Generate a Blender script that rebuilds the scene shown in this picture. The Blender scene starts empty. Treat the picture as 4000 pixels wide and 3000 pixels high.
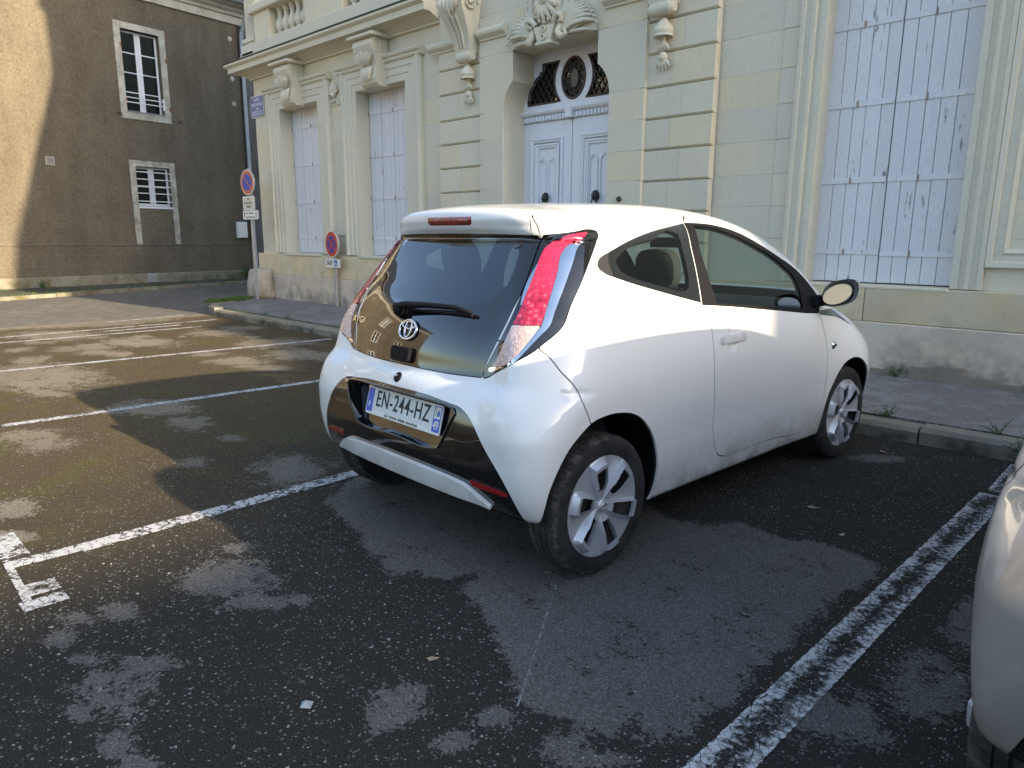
import bpy, bmesh, math, random
import numpy as np
from mathutils import Vector, Matrix
from mathutils.geometry import tessellate_polygon
random.seed(7); rng = np.random.default_rng(7)
SC = bpy.context.scene
COL = SC.collection
PI = math.pi
# ------------------------------------------------------------------ camera
cam_d = bpy.data.cameras.new('camera'); cam = bpy.data.objects.new('camera', cam_d); COL.objects.link(cam)
cam_d.sensor_width = 36; cam_d.lens = 24.873; cam_d.clip_start = .05; cam_d.clip_end = 3000
CR, CU, CF = Vector((.7220, .6918, .0060)), Vector((-.1450, .1428, .9790)), Vector((-.6763, .7078, -.2032))
cam.matrix_world = Matrix(((CR.x, CU.x, -CF.x, 0), (CR.y, CU.y, -CF.y, 0), (CR.z, CU.z, -CF.z, 1.3555), (0, 0, 0, 1)))
SC.camera = cam
# ------------------------------------------------------------------ sky, sun, exposure
SUN_AZ, SUN_EL = math.radians(6.3), math.radians(19.4)
W = bpy.data.worlds.new('World'); SC.world = W; W.use_nodes = True
wn = W.node_tree.nodes; wl = W.node_tree.links
sky = wn.new('ShaderNodeTexSky'); sky.sky_type = 'NISHITA'; sky.sun_disc = False
sky.sun_elevation = SUN_EL; sky.sun_rotation = PI / 2 - SUN_AZ; sky.altitude = 50; sky.air_density = 1.0; sky.dust_density = 1.8; sky.ozone_density = 1.0
wn['Background'].inputs['Strength'].default_value = .15
wl.new(sky.outputs[0], wn['Background'].inputs[0])
sd = bpy.data.lights.new('sun', 'SUN'); sun = bpy.data.objects.new('sun', sd); COL.objects.link(sun)
sd.energy = 3.9; sd.angle = math.radians(.55); sd.color = (1.0, .83, .58)
sdir = Vector((math.cos(SUN_EL) * math.cos(SUN_AZ), math.cos(SUN_EL) * math.sin(SUN_AZ), math.sin(SUN_EL)))
sun.rotation_euler = sdir.to_track_quat('Z', 'Y').to_euler()
vs = SC.view_settings
vs.view_transform = 'Standard'; vs.look = 'None'; vs.gamma = 1; vs.use_curve_mapping = False; vs.exposure = 1.7
SC.cycles.max_bounces = 8; SC.cycles.transparent_max_bounces = 16; SC.cycles.use_denoising = True
# ------------------------------------------------------------------ object helpers
def tag(o, label=None, cat=None, group=None, kind=None):
    if label: o['label'] = label
    if cat: o['category'] = cat
    if group: o['group'] = group
    if kind: o['kind'] = kind
    return o
def link(o, parent=None):
    COL.objects.link(o)
    if parent is not None: o.parent = parent
    return o
def empty(name, loc=(0, 0, 0), rz=0.0, label=None, cat=None, group=None):
    o = bpy.data.objects.new(name, None); o.empty_display_size = .2
    o.location = loc; o.rotation_euler = (0, 0, rz)
    return tag(link(o), label, cat, group)
def mobj(name, V, Fc, mat, parent=None, smooth=False, loc=None):
    me = bpy.data.meshes.new(name); me.from_pydata([tuple(v) for v in V], [], [tuple(f) for f in Fc]); me.update()
    if mat is not None: me.materials.append(mat)
    if smooth: me.polygons.foreach_set('use_smooth', [True] * len(me.polygons))
    o = bpy.data.objects.new(name, me)
    if loc is not None: o.location = loc
    return link(o, parent)
class MB:
    """collects shapes for ONE mesh object"""
    def __init__(s): s.V = []; s.F = []
    def add(s, V, Fc):
        n = len(s.V); s.V += [tuple(v) for v in V]; s.F += [tuple(i + n for i in f) for f in Fc]; return s
    def box(s, x0, x1, y0, y1, z0, z1, b=0.0):
        if b <= 0:
            V = [(x, y, z) for z in (z0, z1) for y in (y0, y1) for x in (x0, x1)]
            return s.add(V, [(0, 2, 3, 1), (4, 5, 7, 6), (0, 1, 5, 4), (2, 6, 7, 3), (0, 4, 6, 2), (1, 3, 7, 5)])
        # front (min y) face chamfered all round : the face one sees on a wall
        V = [(x0, y1, z0), (x1, y1, z0), (x1, y1, z1), (x0, y1, z1), (x0, y0 + b, z0), (x1, y0 + b, z0), (x1, y0 + b, z1), (x0, y0 + b, z1),
             (x0 + b, y0, z0 + b), (x1 - b, y0, z0 + b), (x1 - b, y0, z1 - b), (x0 + b, y0, z1 - b)]
        Fc = [(0, 3, 2, 1), (8, 9, 10, 11)]
        for i in range(4):
            j = (i + 1) % 4; Fc += [(i, j, 4 + j, 4 + i), (4 + i, 4 + j, 8 + j, 8 + i)]
        return s.add(V, Fc)
    def prism(s, poly, axis, a, b):
        """closed 2D polygon (ccw) extruded along axis 'x','y' or 'z' from a to b"""
        n = len(poly)
        def P(p, t): return {'x': (t, p[0], p[1]), 'y': (p[0], t, p[1]), 'z': (p[0], p[1], t)}[axis]
        V = [P(p, a) for p in poly] + [P(p, b) for p in poly]
        Fc = [(i, (i + 1) % n, n + (i + 1) % n, n + i) for i in range(n)]
        for tri in tessellate_polygon([[Vector((p[0], p[1], 0)) for p in poly]]):
            Fc.append(tuple(tri)); Fc.append(tuple(n + i for i in reversed(tri)))
        return s.add(V, Fc)
    def sheet(s, poly, z=0.0, P=None):
        V = [P(p) if P else (p[0], p[1], z) for p in poly]
        return s.add(V, [tuple(t) for t in tessellate_polygon([[Vector((p[0], p[1], 0)) for p in poly]])])
    def tube(s, pts, r, n=8, closed=False, cap=True):
        pts = [Vector(p) for p in pts]; m = len(pts); rr = r if hasattr(r, '__len__') else [r] * m
        V = []; Fc = []; up = None
        for i, p in enumerate(pts):
            if closed: t = pts[(i + 1) % m] - pts[i - 1]
            else: t = pts[min(i + 1, m - 1)] - pts[max(i - 1, 0)]
            t.normalize()
            if up is None: up = t.orthogonal().normalized()
            up = (up - t * up.dot(t)); up.normalize(); w = t.cross(up)
            for k in range(n):
                a = 2 * PI * k / n; V.append(p + (up * math.cos(a) + w * math.sin(a)) * rr[i])
        for i in range(m if closed else m - 1):
            j = (i + 1) % m
            for k in range(n):
                k2 = (k + 1) % n; Fc.append((i * n + k, i * n + k2, j * n + k2, j * n + k))
        if cap and not closed:
            Fc.append(tuple(range(n - 1, -1, -1))); Fc.append(tuple((m - 1) * n + k for k in range(n)))
        return s.add(V, Fc)
    def lathe(s, prof, n=24, axis='z', c=(0, 0, 0)):
        """profile [(r,h)] turned round an axis"""
        V = []; Fc = []; m = len(prof)
        for r, h in prof:
            for k in range(n):
                a = 2 * PI * k / n; x, y = r * math.cos(a), r * math.sin(a)
                V.append({'z': (c[0] + x, c[1] + y, c[2] + h), 'y': (c[0] + x, c[1] + h, c[2] + y), 'x': (c[0] + h, c[1] + x, c[2] + y)}[axis])
        for i in range(m - 1):
            for k in range(n):
                k2 = (k + 1) % n; Fc.append((i * n + k, i * n + k2, (i + 1) * n + k2, (i + 1) * n + k))
        return s.add(V, Fc)
    def ball(s, c, r, n=12, sq=(1, 1, 1)):
        m = n // 2; V = [(c[0], c[1], c[2] - r * sq[2])]; Fc = []
        for i in range(1, m):
            b = -PI / 2 + PI * i / m
            for k in range(n):
                a = 2 * PI * k / n; V.append((c[0] + r * sq[0] * math.cos(b) * math.cos(a), c[1] + r * sq[1] * math.cos(b) * math.sin(a), c[2] + r * sq[2] * math.sin(b)))
        V.append((c[0], c[1], c[2] + r * sq[2])); L = len(V) - 1
        for k in range(n):
            k2 = (k + 1) % n; Fc.append((0, 1 + k2, 1 + k)); Fc.append((L, 1 + (m - 2) * n + k, 1 + (m - 2) * n + k2))
            for i in range(m - 2): Fc.append((1 + i * n + k, 1 + i * n + k2, 1 + (i + 1) * n + k2, 1 + (i + 1) * n + k))
        return s.add(V, Fc)
    def build(s, name, mat, parent=None, smooth=False, loc=None, auto=None):
        o = mobj(name, s.V, s.F, mat, parent, smooth, loc)
        bm = bmesh.new(); bm.from_mesh(o.data); bmesh.ops.recalc_face_normals(bm, faces=bm.faces)
        if auto is not None:
            for e in bm.edges:
                e.smooth = not (len(e.link_faces) == 2 and e.calc_face_angle(0) > math.radians(auto))
            for f in bm.faces: f.smooth = True
        bm.to_mesh(o.data); bm.free()
        return o
def dup(src, parent=None, loc=None):
    o = src.copy(); COL.objects.link(o)
    if parent is not None: o.parent = parent
    if loc is not None: o.location = loc
    return o
def dup_tree(src, parent=None):
    o = dup(src, parent)
    for ch in src.children: dup_tree(ch, o)
    return o
def text_mesh(name, txt, size, mat, parent=None, mw=None, sx=1.0, align='CENTER', ext=.0008, bold=0.0, sp=1.0):
    cu = bpy.data.curves.new('lettering', 'FONT'); cu.body = txt; cu.size = size; cu.align_x = align; cu.align_y = 'CENTER'; cu.extrude = ext; cu.offset = bold; cu.space_character = sp
    t = bpy.data.objects.new('lettering', cu); COL.objects.link(t)
    bpy.context.view_layer.update()
    me = bpy.data.meshes.new_from_object(t.evaluated_get(bpy.context.evaluated_depsgraph_get()))
    bpy.data.objects.remove(t); bpy.data.curves.remove(cu)
    me.transform(Matrix.Diagonal((sx, 1, 1, 1)))
    me.materials.clear(); me.materials.append(mat)
    o = bpy.data.objects.new(name, me); link(o, parent)
    if mw is not None: o.matrix_local = mw
    return o
def frame(o, x, y):
    """matrix with local x,y axes and origin o (z = x cross y)"""
    x = Vector(x).normalized(); y = Vector(y); y = (y - x * y.dot(x)).normalized(); z = x.cross(y); o = Vector(o)
    return Matrix(((x.x, y.x, z.x, o.x), (x.y, y.y, z.y, o.y), (x.z, y.z, z.z, o.z), (0, 0, 0, 1)))
# ------------------------------------------------------------------ materials
class NT:
    def __init__(s, name):
        s.m = bpy.data.materials.new(name); s.m.use_nodes = True; s.t = s.m.node_tree; s.n = s.t.nodes; s.b = s.n['Principled BSDF']
    def new(s, typ, **kw):
        n = s.n.new(typ)
        for k, v in kw.items():
            if hasattr(n, k): setattr(n, k, v)
            else: n.inputs[k].default_value = v
        return n
    def L(s, a, b): s.t.links.new(a, b)
    def co(s, kind='Object'): return s.n.new('ShaderNodeTexCoord').outputs[kind]
    def noise(s, vec, scale, detail=4, rough=.55, out='Fac', stretch=None):
        if stretch is not None:
            mp = s.new('ShaderNodeMapping'); mp.inputs['Scale'].default_value = stretch; s.L(vec, mp.inputs[0]); vec = mp.outputs[0]
        n = s.new('ShaderNodeTexNoise'); n.inputs['Scale'].default_value = scale; n.inputs['Detail'].default_value = detail; n.inputs['Roughness'].default_value = rough
        s.L(vec, n.inputs['Vector']); return n.outputs[out]
    def voro(s, vec, scale, out='Distance', feature='F1', rnd=1.0):
        n = s.new('ShaderNodeTexVoronoi'); n.feature = feature; n.inputs['Scale'].default_value = scale; n.inputs['Randomness'].default_value = rnd
        s.L(vec, n.inputs['Vector']); return n.outputs[out]
    def ramp(s, fac, stops):
        r = s.new('ShaderNodeValToRGB'); e = r.color_ramp.elements
        while len(e) < len(stops): e.new(.5)
        for el, (p, c) in zip(e, stops):
            el.position = p; el.color = (c, c, c, 1) if not hasattr(c, '__len__') else (*c, 1)
        s.L(fac, r.inputs[0]); return r.outputs[0]
    def mix(s, fac, a, b, mode='MIX'):
        m = s.new('ShaderNodeMix'); m.data_type = 'RGBA'; m.blend_type = mode
        for v, i in ((fac, 0), (a, 6), (b, 7)):
            if hasattr(v, 'is_linked') or hasattr(v, 'links'): s.L(v, m.inputs[i])
            elif hasattr(v, '__len__'): m.inputs[i].default_value = (*v, 1)
            else: m.inputs[i].default_value = v
        return m.outputs[2]
    def math(s, op, a, b=None, c=None):
        m = s.new('ShaderNodeMath'); m.operation = op
        for i, v in enumerate((a, b, c)):
            if v is None: continue
            if hasattr(v, 'links'): s.L(v, m.inputs[i])
            else: m.inputs[i].default_value = v
        return m.outputs[0]
    def sep(s, vec):
        n = s.new('ShaderNodeSeparateXYZ'); s.L(vec, n.inputs[0]); return n.outputs
    def bump(s, h, strength=.3, dist=.01, prev=None):
        b = s.new('ShaderNodeBump'); b.inputs['Strength'].default_value = strength; b.inputs['Distance'].default_value = dist
        s.L(h, b.inputs['Height'])
        if prev is not None: s.L(prev, b.inputs['Normal'])
        return b.outputs[0]
    def set(s, **kw):
        for k, v in kw.items():
            k = {'color': 'Base Color', 'rough': 'Roughness', 'metal': 'Metallic', 'spec': 'Specular IOR Level', 'coat': 'Coat Weight', 'coatr': 'Coat Roughness', 'normal': 'Normal', 'alpha': 'Alpha'}.get(k, k)
            i = s.b.inputs[k]
            if hasattr(v, 'links'): s.L(v, i)
            elif hasattr(v, '__len__'): i.default_value = (*v, 1) if len(v) == 3 and i.type == 'RGBA' else v
            else: i.default_value = v
        return s.m
def plain(name, color, rough=.5, metal=0.0, coat=0.0, vary=.12, scale=30):
    t = NT(name); n = t.noise(t.co(), scale, 3)
    c = t.mix(n, tuple(x * (1 - vary) for x in color), tuple(min(x * (1 + vary), 1) for x in color))
    return t.set(color=c, rough=rough, metal=metal, coat=coat, coatr=.03)
M = {}
def stone(name, base, warm, var=.12, stain=None, rnd=True):
    t = NT(name); g = t.new('ShaderNodeNewGeometry').outputs['Position']
    n1 = t.noise(g, 2.3, 5); n2 = t.noise(g, 38, 4, .7); n3 = t.noise(g, 9, 4)
    c = t.mix(t.ramp(n1, [(.3, 0), (.7, 1)]), base, warm)
    if rnd:
        oi = t.new('ShaderNodeObjectInfo').outputs['Random']
        c = t.mix(1.0, c, t.ramp(oi, [(0, (1 - var, 1 - var, 1 - var * .8)), (.45, (1, 1, 1)), (.8, (1.03, 1.0, .95)), (1, (1.04, .99, .88))]), 'MULTIPLY')
    c = t.mix(1.0, c, t.ramp(n2, [(.32, .92), (.5, 1), (.75, 1.04)]), 'MULTIPLY')
    pit = t.ramp(t.voro(g, 55), [(.0, .6), (.10, 1)]); c = t.mix(t.ramp(n3, [(.55, 0), (.75, .45)]), c, t.mix(1.0, c, pit, 'MULTIPLY'))
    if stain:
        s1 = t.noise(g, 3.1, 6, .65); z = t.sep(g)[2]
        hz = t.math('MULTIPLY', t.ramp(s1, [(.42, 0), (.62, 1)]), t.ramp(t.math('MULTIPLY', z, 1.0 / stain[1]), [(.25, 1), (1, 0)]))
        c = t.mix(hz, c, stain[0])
    nb = t.bump(n2, .22, .004); nb = t.bump(n3, .2, .008, nb)
    M[name] = t.set(color=c, rough=.9, spec=.2, normal=nb); return M[name]
stone('ashlar', (.64, .595, .475), (.68, .63, .485), .055)
stone('carved', (.63, .59, .475), (.68, .625, .48), rnd=False)
stone('mortar', (.69, .66, .58), (.72, .69, .60), rnd=False)
stone('footing_stone', (.20, .185, .145), (.28, .26, .21), stain=((.14, .12, .06), .5), rnd=False)
stone('plinth_stone', (.66, .60, .46), (.70, .56, .33), stain=((.44, .37, .25), 1.1))
stone('plinth_render', (.60, .49, .37), (.66, .56, .44), stain=((.26, .235, .19), .75), rnd=False)
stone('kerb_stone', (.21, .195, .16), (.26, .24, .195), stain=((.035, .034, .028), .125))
stone('white_trim', (.47, .445, .385), (.55, .52, .45), stain=((.27,.255,.21), 12), rnd=False)
stone('bollard_stone', (.40, .37, .31), (.47, .44, .38), stain=((.20, .17, .09), .9))
def roughcast(name, a, b, bscale=70):
    t = NT(name); g = t.new('ShaderNodeNewGeometry').outputs['Position']
    n1 = t.noise(g, 1.1, 6, .6); n2 = t.noise(g, bscale, 3, .7); v = t.voro(g, bscale * .9)
    c = t.mix(t.ramp(n1, [(.3, 0), (.7, 1)]), a, b); c = t.mix(1.0, c, t.ramp(v, [(0, 1.15), (.5, .82)]), 'MULTIPLY'); n3 = t.noise(g, 17, 5, .8); c = t.mix(1.0, c, t.ramp(n3, [(.34, .70), (.5, 1), (.68, 1.22)]), 'MULTIPLY'); st = t.noise(g, 2.2, 5, .6, stretch=(1, 1, .16)); c = t.mix(1.0, c, t.ramp(st, [(.35, .86), (.6, 1.04)]), 'MULTIPLY')
    nb = t.bump(n2, .8, .02); nb = t.bump(v, .5, .012, nb); nb = t.bump(n3, .7, .03, nb)
    M[name] = t.set(color=c, rough=.95, spec=.15, normal=nb)
roughcast('tan_roughcast', (.175, .145, .105), (.222, .187, .138))
roughcast('far_wall', (.62, .56, .46), (.68, .62, .52), 30)
roughcast('joint_render', (.24, .215, .18), (.29, .26, .22), 30)
roughcast('pale_wall', (.66, .61, .49), (.72, .67, .55), 30)
roughcast('cream_wall', (.72, .66, .48), (.78, .72, .54), 30)
roughcast('grey_render', (.20, .19, .185), (.25, .24, .23), 60)
M['white_paint'] = plain('white_paint', (.74, .75, .78), .45)
M['zinc'] = plain('zinc', (.36, .39, .44), .42, .55)
M['galv'] = plain('galv', (.42, .43, .44), .5, .6)
M['dark_iron'] = plain('dark_iron', (.03, .027, .025), .5)
M['rust_brown'] = plain('rust_brown', (.075, .04, .033), .55)
M['rust'] = plain('rust', (.26, .11, .05), .8)
M['slate'] = plain('slate', (.05, .055, .065), .6)
M['dark_void'] = plain('dark_void', (.012, .012, .013), .9)
M['black_ink'] = plain('black_ink', (.015, .015, .017), .6)
M['sign_white'] = plain('sign_white', (.78, .77, .72), .4)
M['sign_red'] = plain('sign_red', (.52, .055, .035), .4)
M['sign_orange'] = plain('sign_orange', (.55, .13, .075), .4)
M['sign_blue'] = plain('sign_blue', (.015, .07, .42), .4)
M['sign_violet'] = plain('sign_violet', (.045, .03, .26), .4)
M['plaque_blue'] = plain('plaque_blue', (.11, .17, .36), .35)
M['rail_white'] = plain('rail_white', (.72, .72, .70), .45)
def glassy(name, tint, ior=1.45, rough=0.0, extra=0.0):
    """thin pane : tinted see-through plus a mirror-like reflection that grows at grazing angles"""
    t = NT(name); out = t.n['Material Output']
    tr = t.new('ShaderNodeBsdfTransparent'); tr.inputs[0].default_value = (*tint, 1)
    gl = t.new('ShaderNodeBsdfGlossy'); gl.inputs['Roughness'].default_value = rough
    lw = t.new('ShaderNodeLayerWeight'); r0 = ((ior - 1) / (ior + 1)) ** 2 * 1.9 + extra   # two faces of a thin pane
    f = t.math('MULTIPLY_ADD', t.math('POWER', lw.outputs['Facing'], 5.0), 1 - r0, r0)
    ms = t.new('ShaderNodeMixShader'); t.L(f, ms.inputs[0]); t.L(tr.outputs[0], ms.inputs[1]); t.L(gl.outputs[0], ms.inputs[2]); t.L(ms.outputs[0], out.inputs[0])
    M[name] = t.m
glassy('house_glass', (.35, .36, .36), 1.5)
glassy('side_glass', (.62, .70, .66), 1.45)
glassy('hatch_glass', (.26, .34, .44), 1.6, extra=.06)  # blue tint paints in the sky's reflection
glassy('dark_glass', (.05, .05, .05), 1.5)
glassy('screen_glass', (.80, .86, .84), 1.45)
# ================================================================== GROUND
def asphalt(name, dark, light, use_attr=False, tint=(.105, .088, .06)):
    t = NT(name); g = t.new('ShaderNodeNewGeometry').outputs['Position']
    big = t.noise(g, .55, 6, .6); mid = t.noise(g, 4.5, 6, .68); fine = t.noise(g, 60, 4, .7); grit = t.noise(g, 210, 2, .6)
    if use_attr:
        a = t.new('ShaderNodeAttribute', attribute_name='wear').outputs['Fac']
        k = t.math('ADD', a, t.math('ADD', t.math('ADD', t.math('MULTIPLY', t.math('SUBTRACT', mid, .5), 1.7), t.math('MULTIPLY', t.math('SUBTRACT', t.noise(g, 15, 5, .7), .5), 1.5)), t.math('MULTIPLY', t.math('SUBTRACT', fine, .5), 1.4)))
    else:
        k = t.math('ADD', mid, t.math('MULTIPLY', t.math('SUBTRACT', fine, .5), .4))
    sm = t.ramp(k, [(.46, 0), (.56, 1)])
    dk = t.mix(t.ramp(big, [(.35, 0), (.65, 1)]), dark, tint)
    if use_attr:   # lot turns browner and mossier leftwards; its sunlit part is also coloured lighter
        x = t.sep(g)[0]
        far = t.ramp(t.math('MULTIPLY_ADD', x, -1 / 6.0, -.45), [(0, 0), (.35, 1)])
        moss = t.math('MULTIPLY', far, t.ramp(t.noise(g, 1.9, 6, .72), [(.48, 0), (.62, .85)]))
        dk = t.mix(t.math('MULTIPLY', far, .75), dk, (.080, .057, .031)); dk = t.mix(moss, dk, (.070, .062, .021))
        light = t.mix(far, light, (.185, .16, .122))
    # coarse chippings : pale stones standing in the dark binder
    vc = t.new('ShaderNodeTexVoronoi'); vc.inputs['Scale'].default_value = 92; t.L(g, vc.inputs['Vector'])
    pick = t.sep(vc.outputs['Color'])
    chip = t.math('MULTIPLY', t.ramp(pick[0], [(.70, 0), (.78, 1)]), t.ramp(vc.outputs['Distance'], [(.30, 1), (.46, 0)]))
    chipc = t.mix(t.math('POWER', pick[1], 2.2), (.07, .073, .074), (.38, .375, .35))
    dk = t.mix(1.0, dk, t.ramp(grit, [(.35, .3), (.65, 1.9)]), 'MULTIPLY')
    dk = t.mix(t.math('MULTIPLY', chip, t.ramp(t.noise(g, 2.4, 3), [(.35, .4), (.6, 1)])), dk, chipc)
    lt = t.mix(1.0, light, t.ramp(grit, [(.3, .55), (.7, 1.45)]), 'MULTIPLY'); lt = t.mix(1.0, lt, t.ramp(big, [(.35, .82), (.65, 1.12)]), 'MULTIPLY'); ag = t.sep(t.voro(g, 170, 'Color'))[0]; lt = t.mix(1.0, lt, t.ramp(ag, [(.0, .72), (.6, 1.0), (1, 1.5)]), 'MULTIPLY')
    c = t.mix(sm, dk, lt)
    h = t.mix(sm, t.mix(.5, fine, chip), t.mix(.75, fine, (.5, .5, .5)))
    nb = t.bump(h, .75, .012); nb = t.bump(grit, .5, .004, nb)
    M[name] = t.set(color=c, rough=.92, spec=.14, normal=nb); return M[name]
asphalt('lot_asphalt', (.024, .0225, .020), (.108, .101, .093), True, tint=(.030, .0272, .0225))
asphalt('road_asphalt', (.10, .094, .083), (.155, .143, .125), tint=(.118, .106, .09))
asphalt('pavement_asphalt', (.15, .145, .143), (.235, .228, .22), tint=(.175, .162, .15))
asphalt('verge_asphalt', (.05, .05, .045), (.09, .085, .07))
o = MB().sheet([(-150, -150), (150, -150), (150, 150), (-150, 150)], -.012).build('ground', M['road_asphalt']); tag(o, kind='structure')
# parking lot : fine sheet that carries the wear pattern
ELL = [(-2.64,1.13,0.117,0.114,0.173,-0.081),(-2.71,1.03,0.040,0.039,0.109,-0.046),(-2.33,1.16,0.037,0.037,0.045,-0.024),(-2.88,1.28,0.058,0.057,0.055,-0.026),(-2.28,1.23,0.031,0.031,0.038,-0.022),(-2.66,0.73,0.054,0.053,0.070,-0.023),(-2.72,0.61,0.047,0.046,0.049,-0.014),(-2.63,0.52,0.039,0.038,0.071,-0.018),(-2.44,0.55,0.054,0.053,0.058,-0.016),(-2.21,0.55,0.075,0.073,0.147,-0.046),(-2.26,0.66,0.048,0.046,0.058,-0.020),(-2.24,0.71,0.032,0.031,0.040,-0.015),(-2.14,0.46,0.038,0.037,0.045,-0.013),(-1.52,1.09,0.053,0.052,0.076,-0.057),(-1.54,1.16,0.040,0.039,0.035,-0.028),(-1.28,1.26,0.043,0.042,0.031,-0.031),(-1.04,1.32,0.049,0.048,0.050,-0.062),(-1.28,1.13,0.046,0.044,0.034,-0.031),(-0.95,1.35,0.053,0.051,0.018,-0.025),(-1.53,1.22,0.022,0.022,0.018,-0.015),(-1.93,0.48,0.036,0.035,0.048,-0.015),(-1.81,0.49,0.035,0.034,0.035,-0.012),(-2.41,1.09,0.075,0.073,0.066,-0.033),(-4.12,0.71,0.082,0.081,0.160,-0.034),(-3.73,0.61,0.060,0.059,0.084,-0.017),(-7.97,1.72,0.370,0.376,0.744,-0.174),(-5.50,1.10,0.163,0.163,0.283,-0.064),(-7.65,1.53,0.177,0.179,0.243,-0.053),(-8.91,2.70,0.103,0.106,0.212,-0.067),(-5.91,2.00,0.233,0.234,0.263,-0.095),(-5.19,2.00,0.119,0.119,0.186,-0.076),(-4.62,2.05,0.056,0.056,0.088,-0.041),(-9.71,3.20,0.324,0.336,0.384,-0.132),(-7.48,3.49,0.211,0.217,0.255,-0.123),(-7.49,4.17,0.224,0.231,0.362,-0.206),(-8.46,4.21,0.221,0.229,0.257,-0.131),(-7.12,4.31,0.147,0.151,0.282,-0.174),(-11.17,2.63,0.384,0.401,0.521,-0.130),(-4.24,1.64,0.079,0.079,0.090,-0.037),(-3.84,2.04,0.090,0.089,0.148,-0.082),(-3.88,2.12,0.061,0.061,0.068,-0.039),(-8.48,4.47,0.288,0.299,0.301,-0.162),(-9.89,4.31,0.267,0.279,0.334,-0.149),(-9.69,2.66,0.155,0.160,0.326,-0.094),(-3.65,1.99,0.153,0.152,0.227,-0.129),(-1.28,4.71,0.126,0.125,0.025,-0.083),(-0.40,2.83,0.072,0.070,0.044,-0.219),(-0.42,2.32,0.093,0.091,0.039,-0.157),(-0.57,1.94,0.115,0.111,0.044,-0.123)]
WEAR = [(-3.11, 1.84), (-2.92, 1.8), (-2.57, 1.72), (-2.41, 1.64), (-2.16, 1.6), (-2.15, 1.69), (-2.02, 1.72), (-1.96, 1.84), (-1.9, 1.71), (-1.71, 1.63), (-1.5, 1.54), (-1.4, 1.49), (-1.36, 1.42), (-1.23, 1.38), (-1.1, 1.42), (-1.07, 1.36), (-0.98, 1.45), (-0.99, 1.53), (-0.91, 1.5), (-0.83, 1.62), (-0.82, 1.77), (-0.82, 2.21), (-0.83, 2.49), (-0.78, 3.06), (-0.88, 3.14), (-1.05, 3.18), (-1.19, 3.08), (-1.43, 3.11), (-1.56, 2.98), (-1.72, 2.91), (-1.88, 3.0), (-2.29, 3.57), (-3.28, 2.59), (-3.37, 2.25)]
def poly_sd(P, poly):
    """signed distance (negative inside) of points P(n,2) to a closed polygon"""
    P = np.asarray(P, float); A = np.asarray(poly, float); B = np.roll(A, -1, 0); out = np.full(len(P), 1e9); ins = np.zeros(len(P), bool)
    for a, b in zip(A, B):
        e = b - a; L = e @ e
        if L < 1e-14: continue
        w = P - a; t = np.clip((w @ e) / L, 0, 1); d = w - t[:, None] * e; out = np.minimum(out, np.einsum('ij,ij->i', d, d))
        c = (a[1] > P[:, 1]) != (b[1] > P[:, 1])
        with np.errstate(divide='ignore', invalid='ignore'): xi = a[0] + (P[:, 1] - a[1]) * e[0] / e[1]
        ins ^= c & (P[:, 0] < xi)
    return np.where(ins, -1, 1) * np.sqrt(out)
def grid_obj(name, xs, ys, z, mat, attr):
    X, Y = np.meshgrid(xs, ys, indexing='ij'); nx, ny = X.shape
    V = np.stack([X, Y, np.full_like(X, z)], -1).reshape(-1, 3); i = np.arange(nx * ny).reshape(nx, ny)
    Q = np.stack([i[:-1, :-1], i[1:, :-1], i[1:, 1:], i[:-1, 1:]], -1).reshape(-1, 4)
    me = raw_mesh(name, V, Q); me.materials.append(mat)
    for k, v in attr.items(): me.attributes.new(k, 'FLOAT', 'POINT').data.foreach_set('value', v(V).astype(np.float32))
    return link(bpy.data.objects.new(name, me))
def raw_mesh(name, V, Q):
    V = np.asarray(V, np.float32); Q = np.asarray(Q, np.int32); k = Q.shape[1]
    me = bpy.data.meshes.new(name); me.vertices.add(len(V)); me.vertices.foreach_set('co', V.ravel())
    me.loops.add(Q.size); me.loops.foreach_set('vertex_index', Q.ravel()); me.polygons.add(len(Q))
    me.polygons.foreach_set('loop_start', np.arange(len(Q), dtype=np.int32) * k); me.polygons.foreach_set('loop_total', np.full(len(Q), k, np.int32))
    me.update(calc_edges=True); me.validate(); return me
def wear(V):
    P = V[:, :2]; w = np.zeros(len(P))
    w = np.maximum(w, np.clip(.5 - poly_sd(P, WEAR) / .10, 0, .85))
    r = np.random.default_rng(3); E = list(ELL)
    for _ in range(26):
        a = r.uniform(.06, .32); E.append((r.uniform(-11, -6.2), r.uniform(-1, 5), a, a * r.uniform(-.4, .4), a * r.uniform(-.4, .4), a * r.uniform(.4, 1)))
    for cx, cy, ux, uy, vx, vy in E:
        det = ux * vy - uy * vx
        if abs(det) < 1e-6: continue
        d = P - (cx, cy); a = (d[:, 0] * vy - d[:, 1] * vx) / det; b = (d[:, 1] * ux - d[:, 0] * uy) / det
        q = np.sqrt(a * a + b * b); w = np.maximum(w, np.clip(.5 + (1 - q) * .6, 0, .80))
    w = np.maximum(w, np.clip((-11.6 - P[:, 0] + .25 * np.sin(P[:, 1] * 2.1)) / .8, 0, .8) * (P[:, 1] > -50))
    return w
lot = grid_obj('parking_lot', np.arange(-12.6, 2.6, .028), np.arange(-.6, 5.34, .028), 0.0, M['lot_asphalt'], {'wear': wear}); tag(lot, kind='structure')
lot2 = MB().sheet([(-12.6, -30), (12, -30), (12, -.6), (-12.6, -.6)], 0).sheet([(2.57, -.6), (12, -.6), (12, 5.3), (2.57, 5.3)], 0).build('parking_lot', M['verge_asphalt']); tag(lot2, kind='structure')  # darker asphalt paints in the shadow lying on the lot behind the camera
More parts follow.
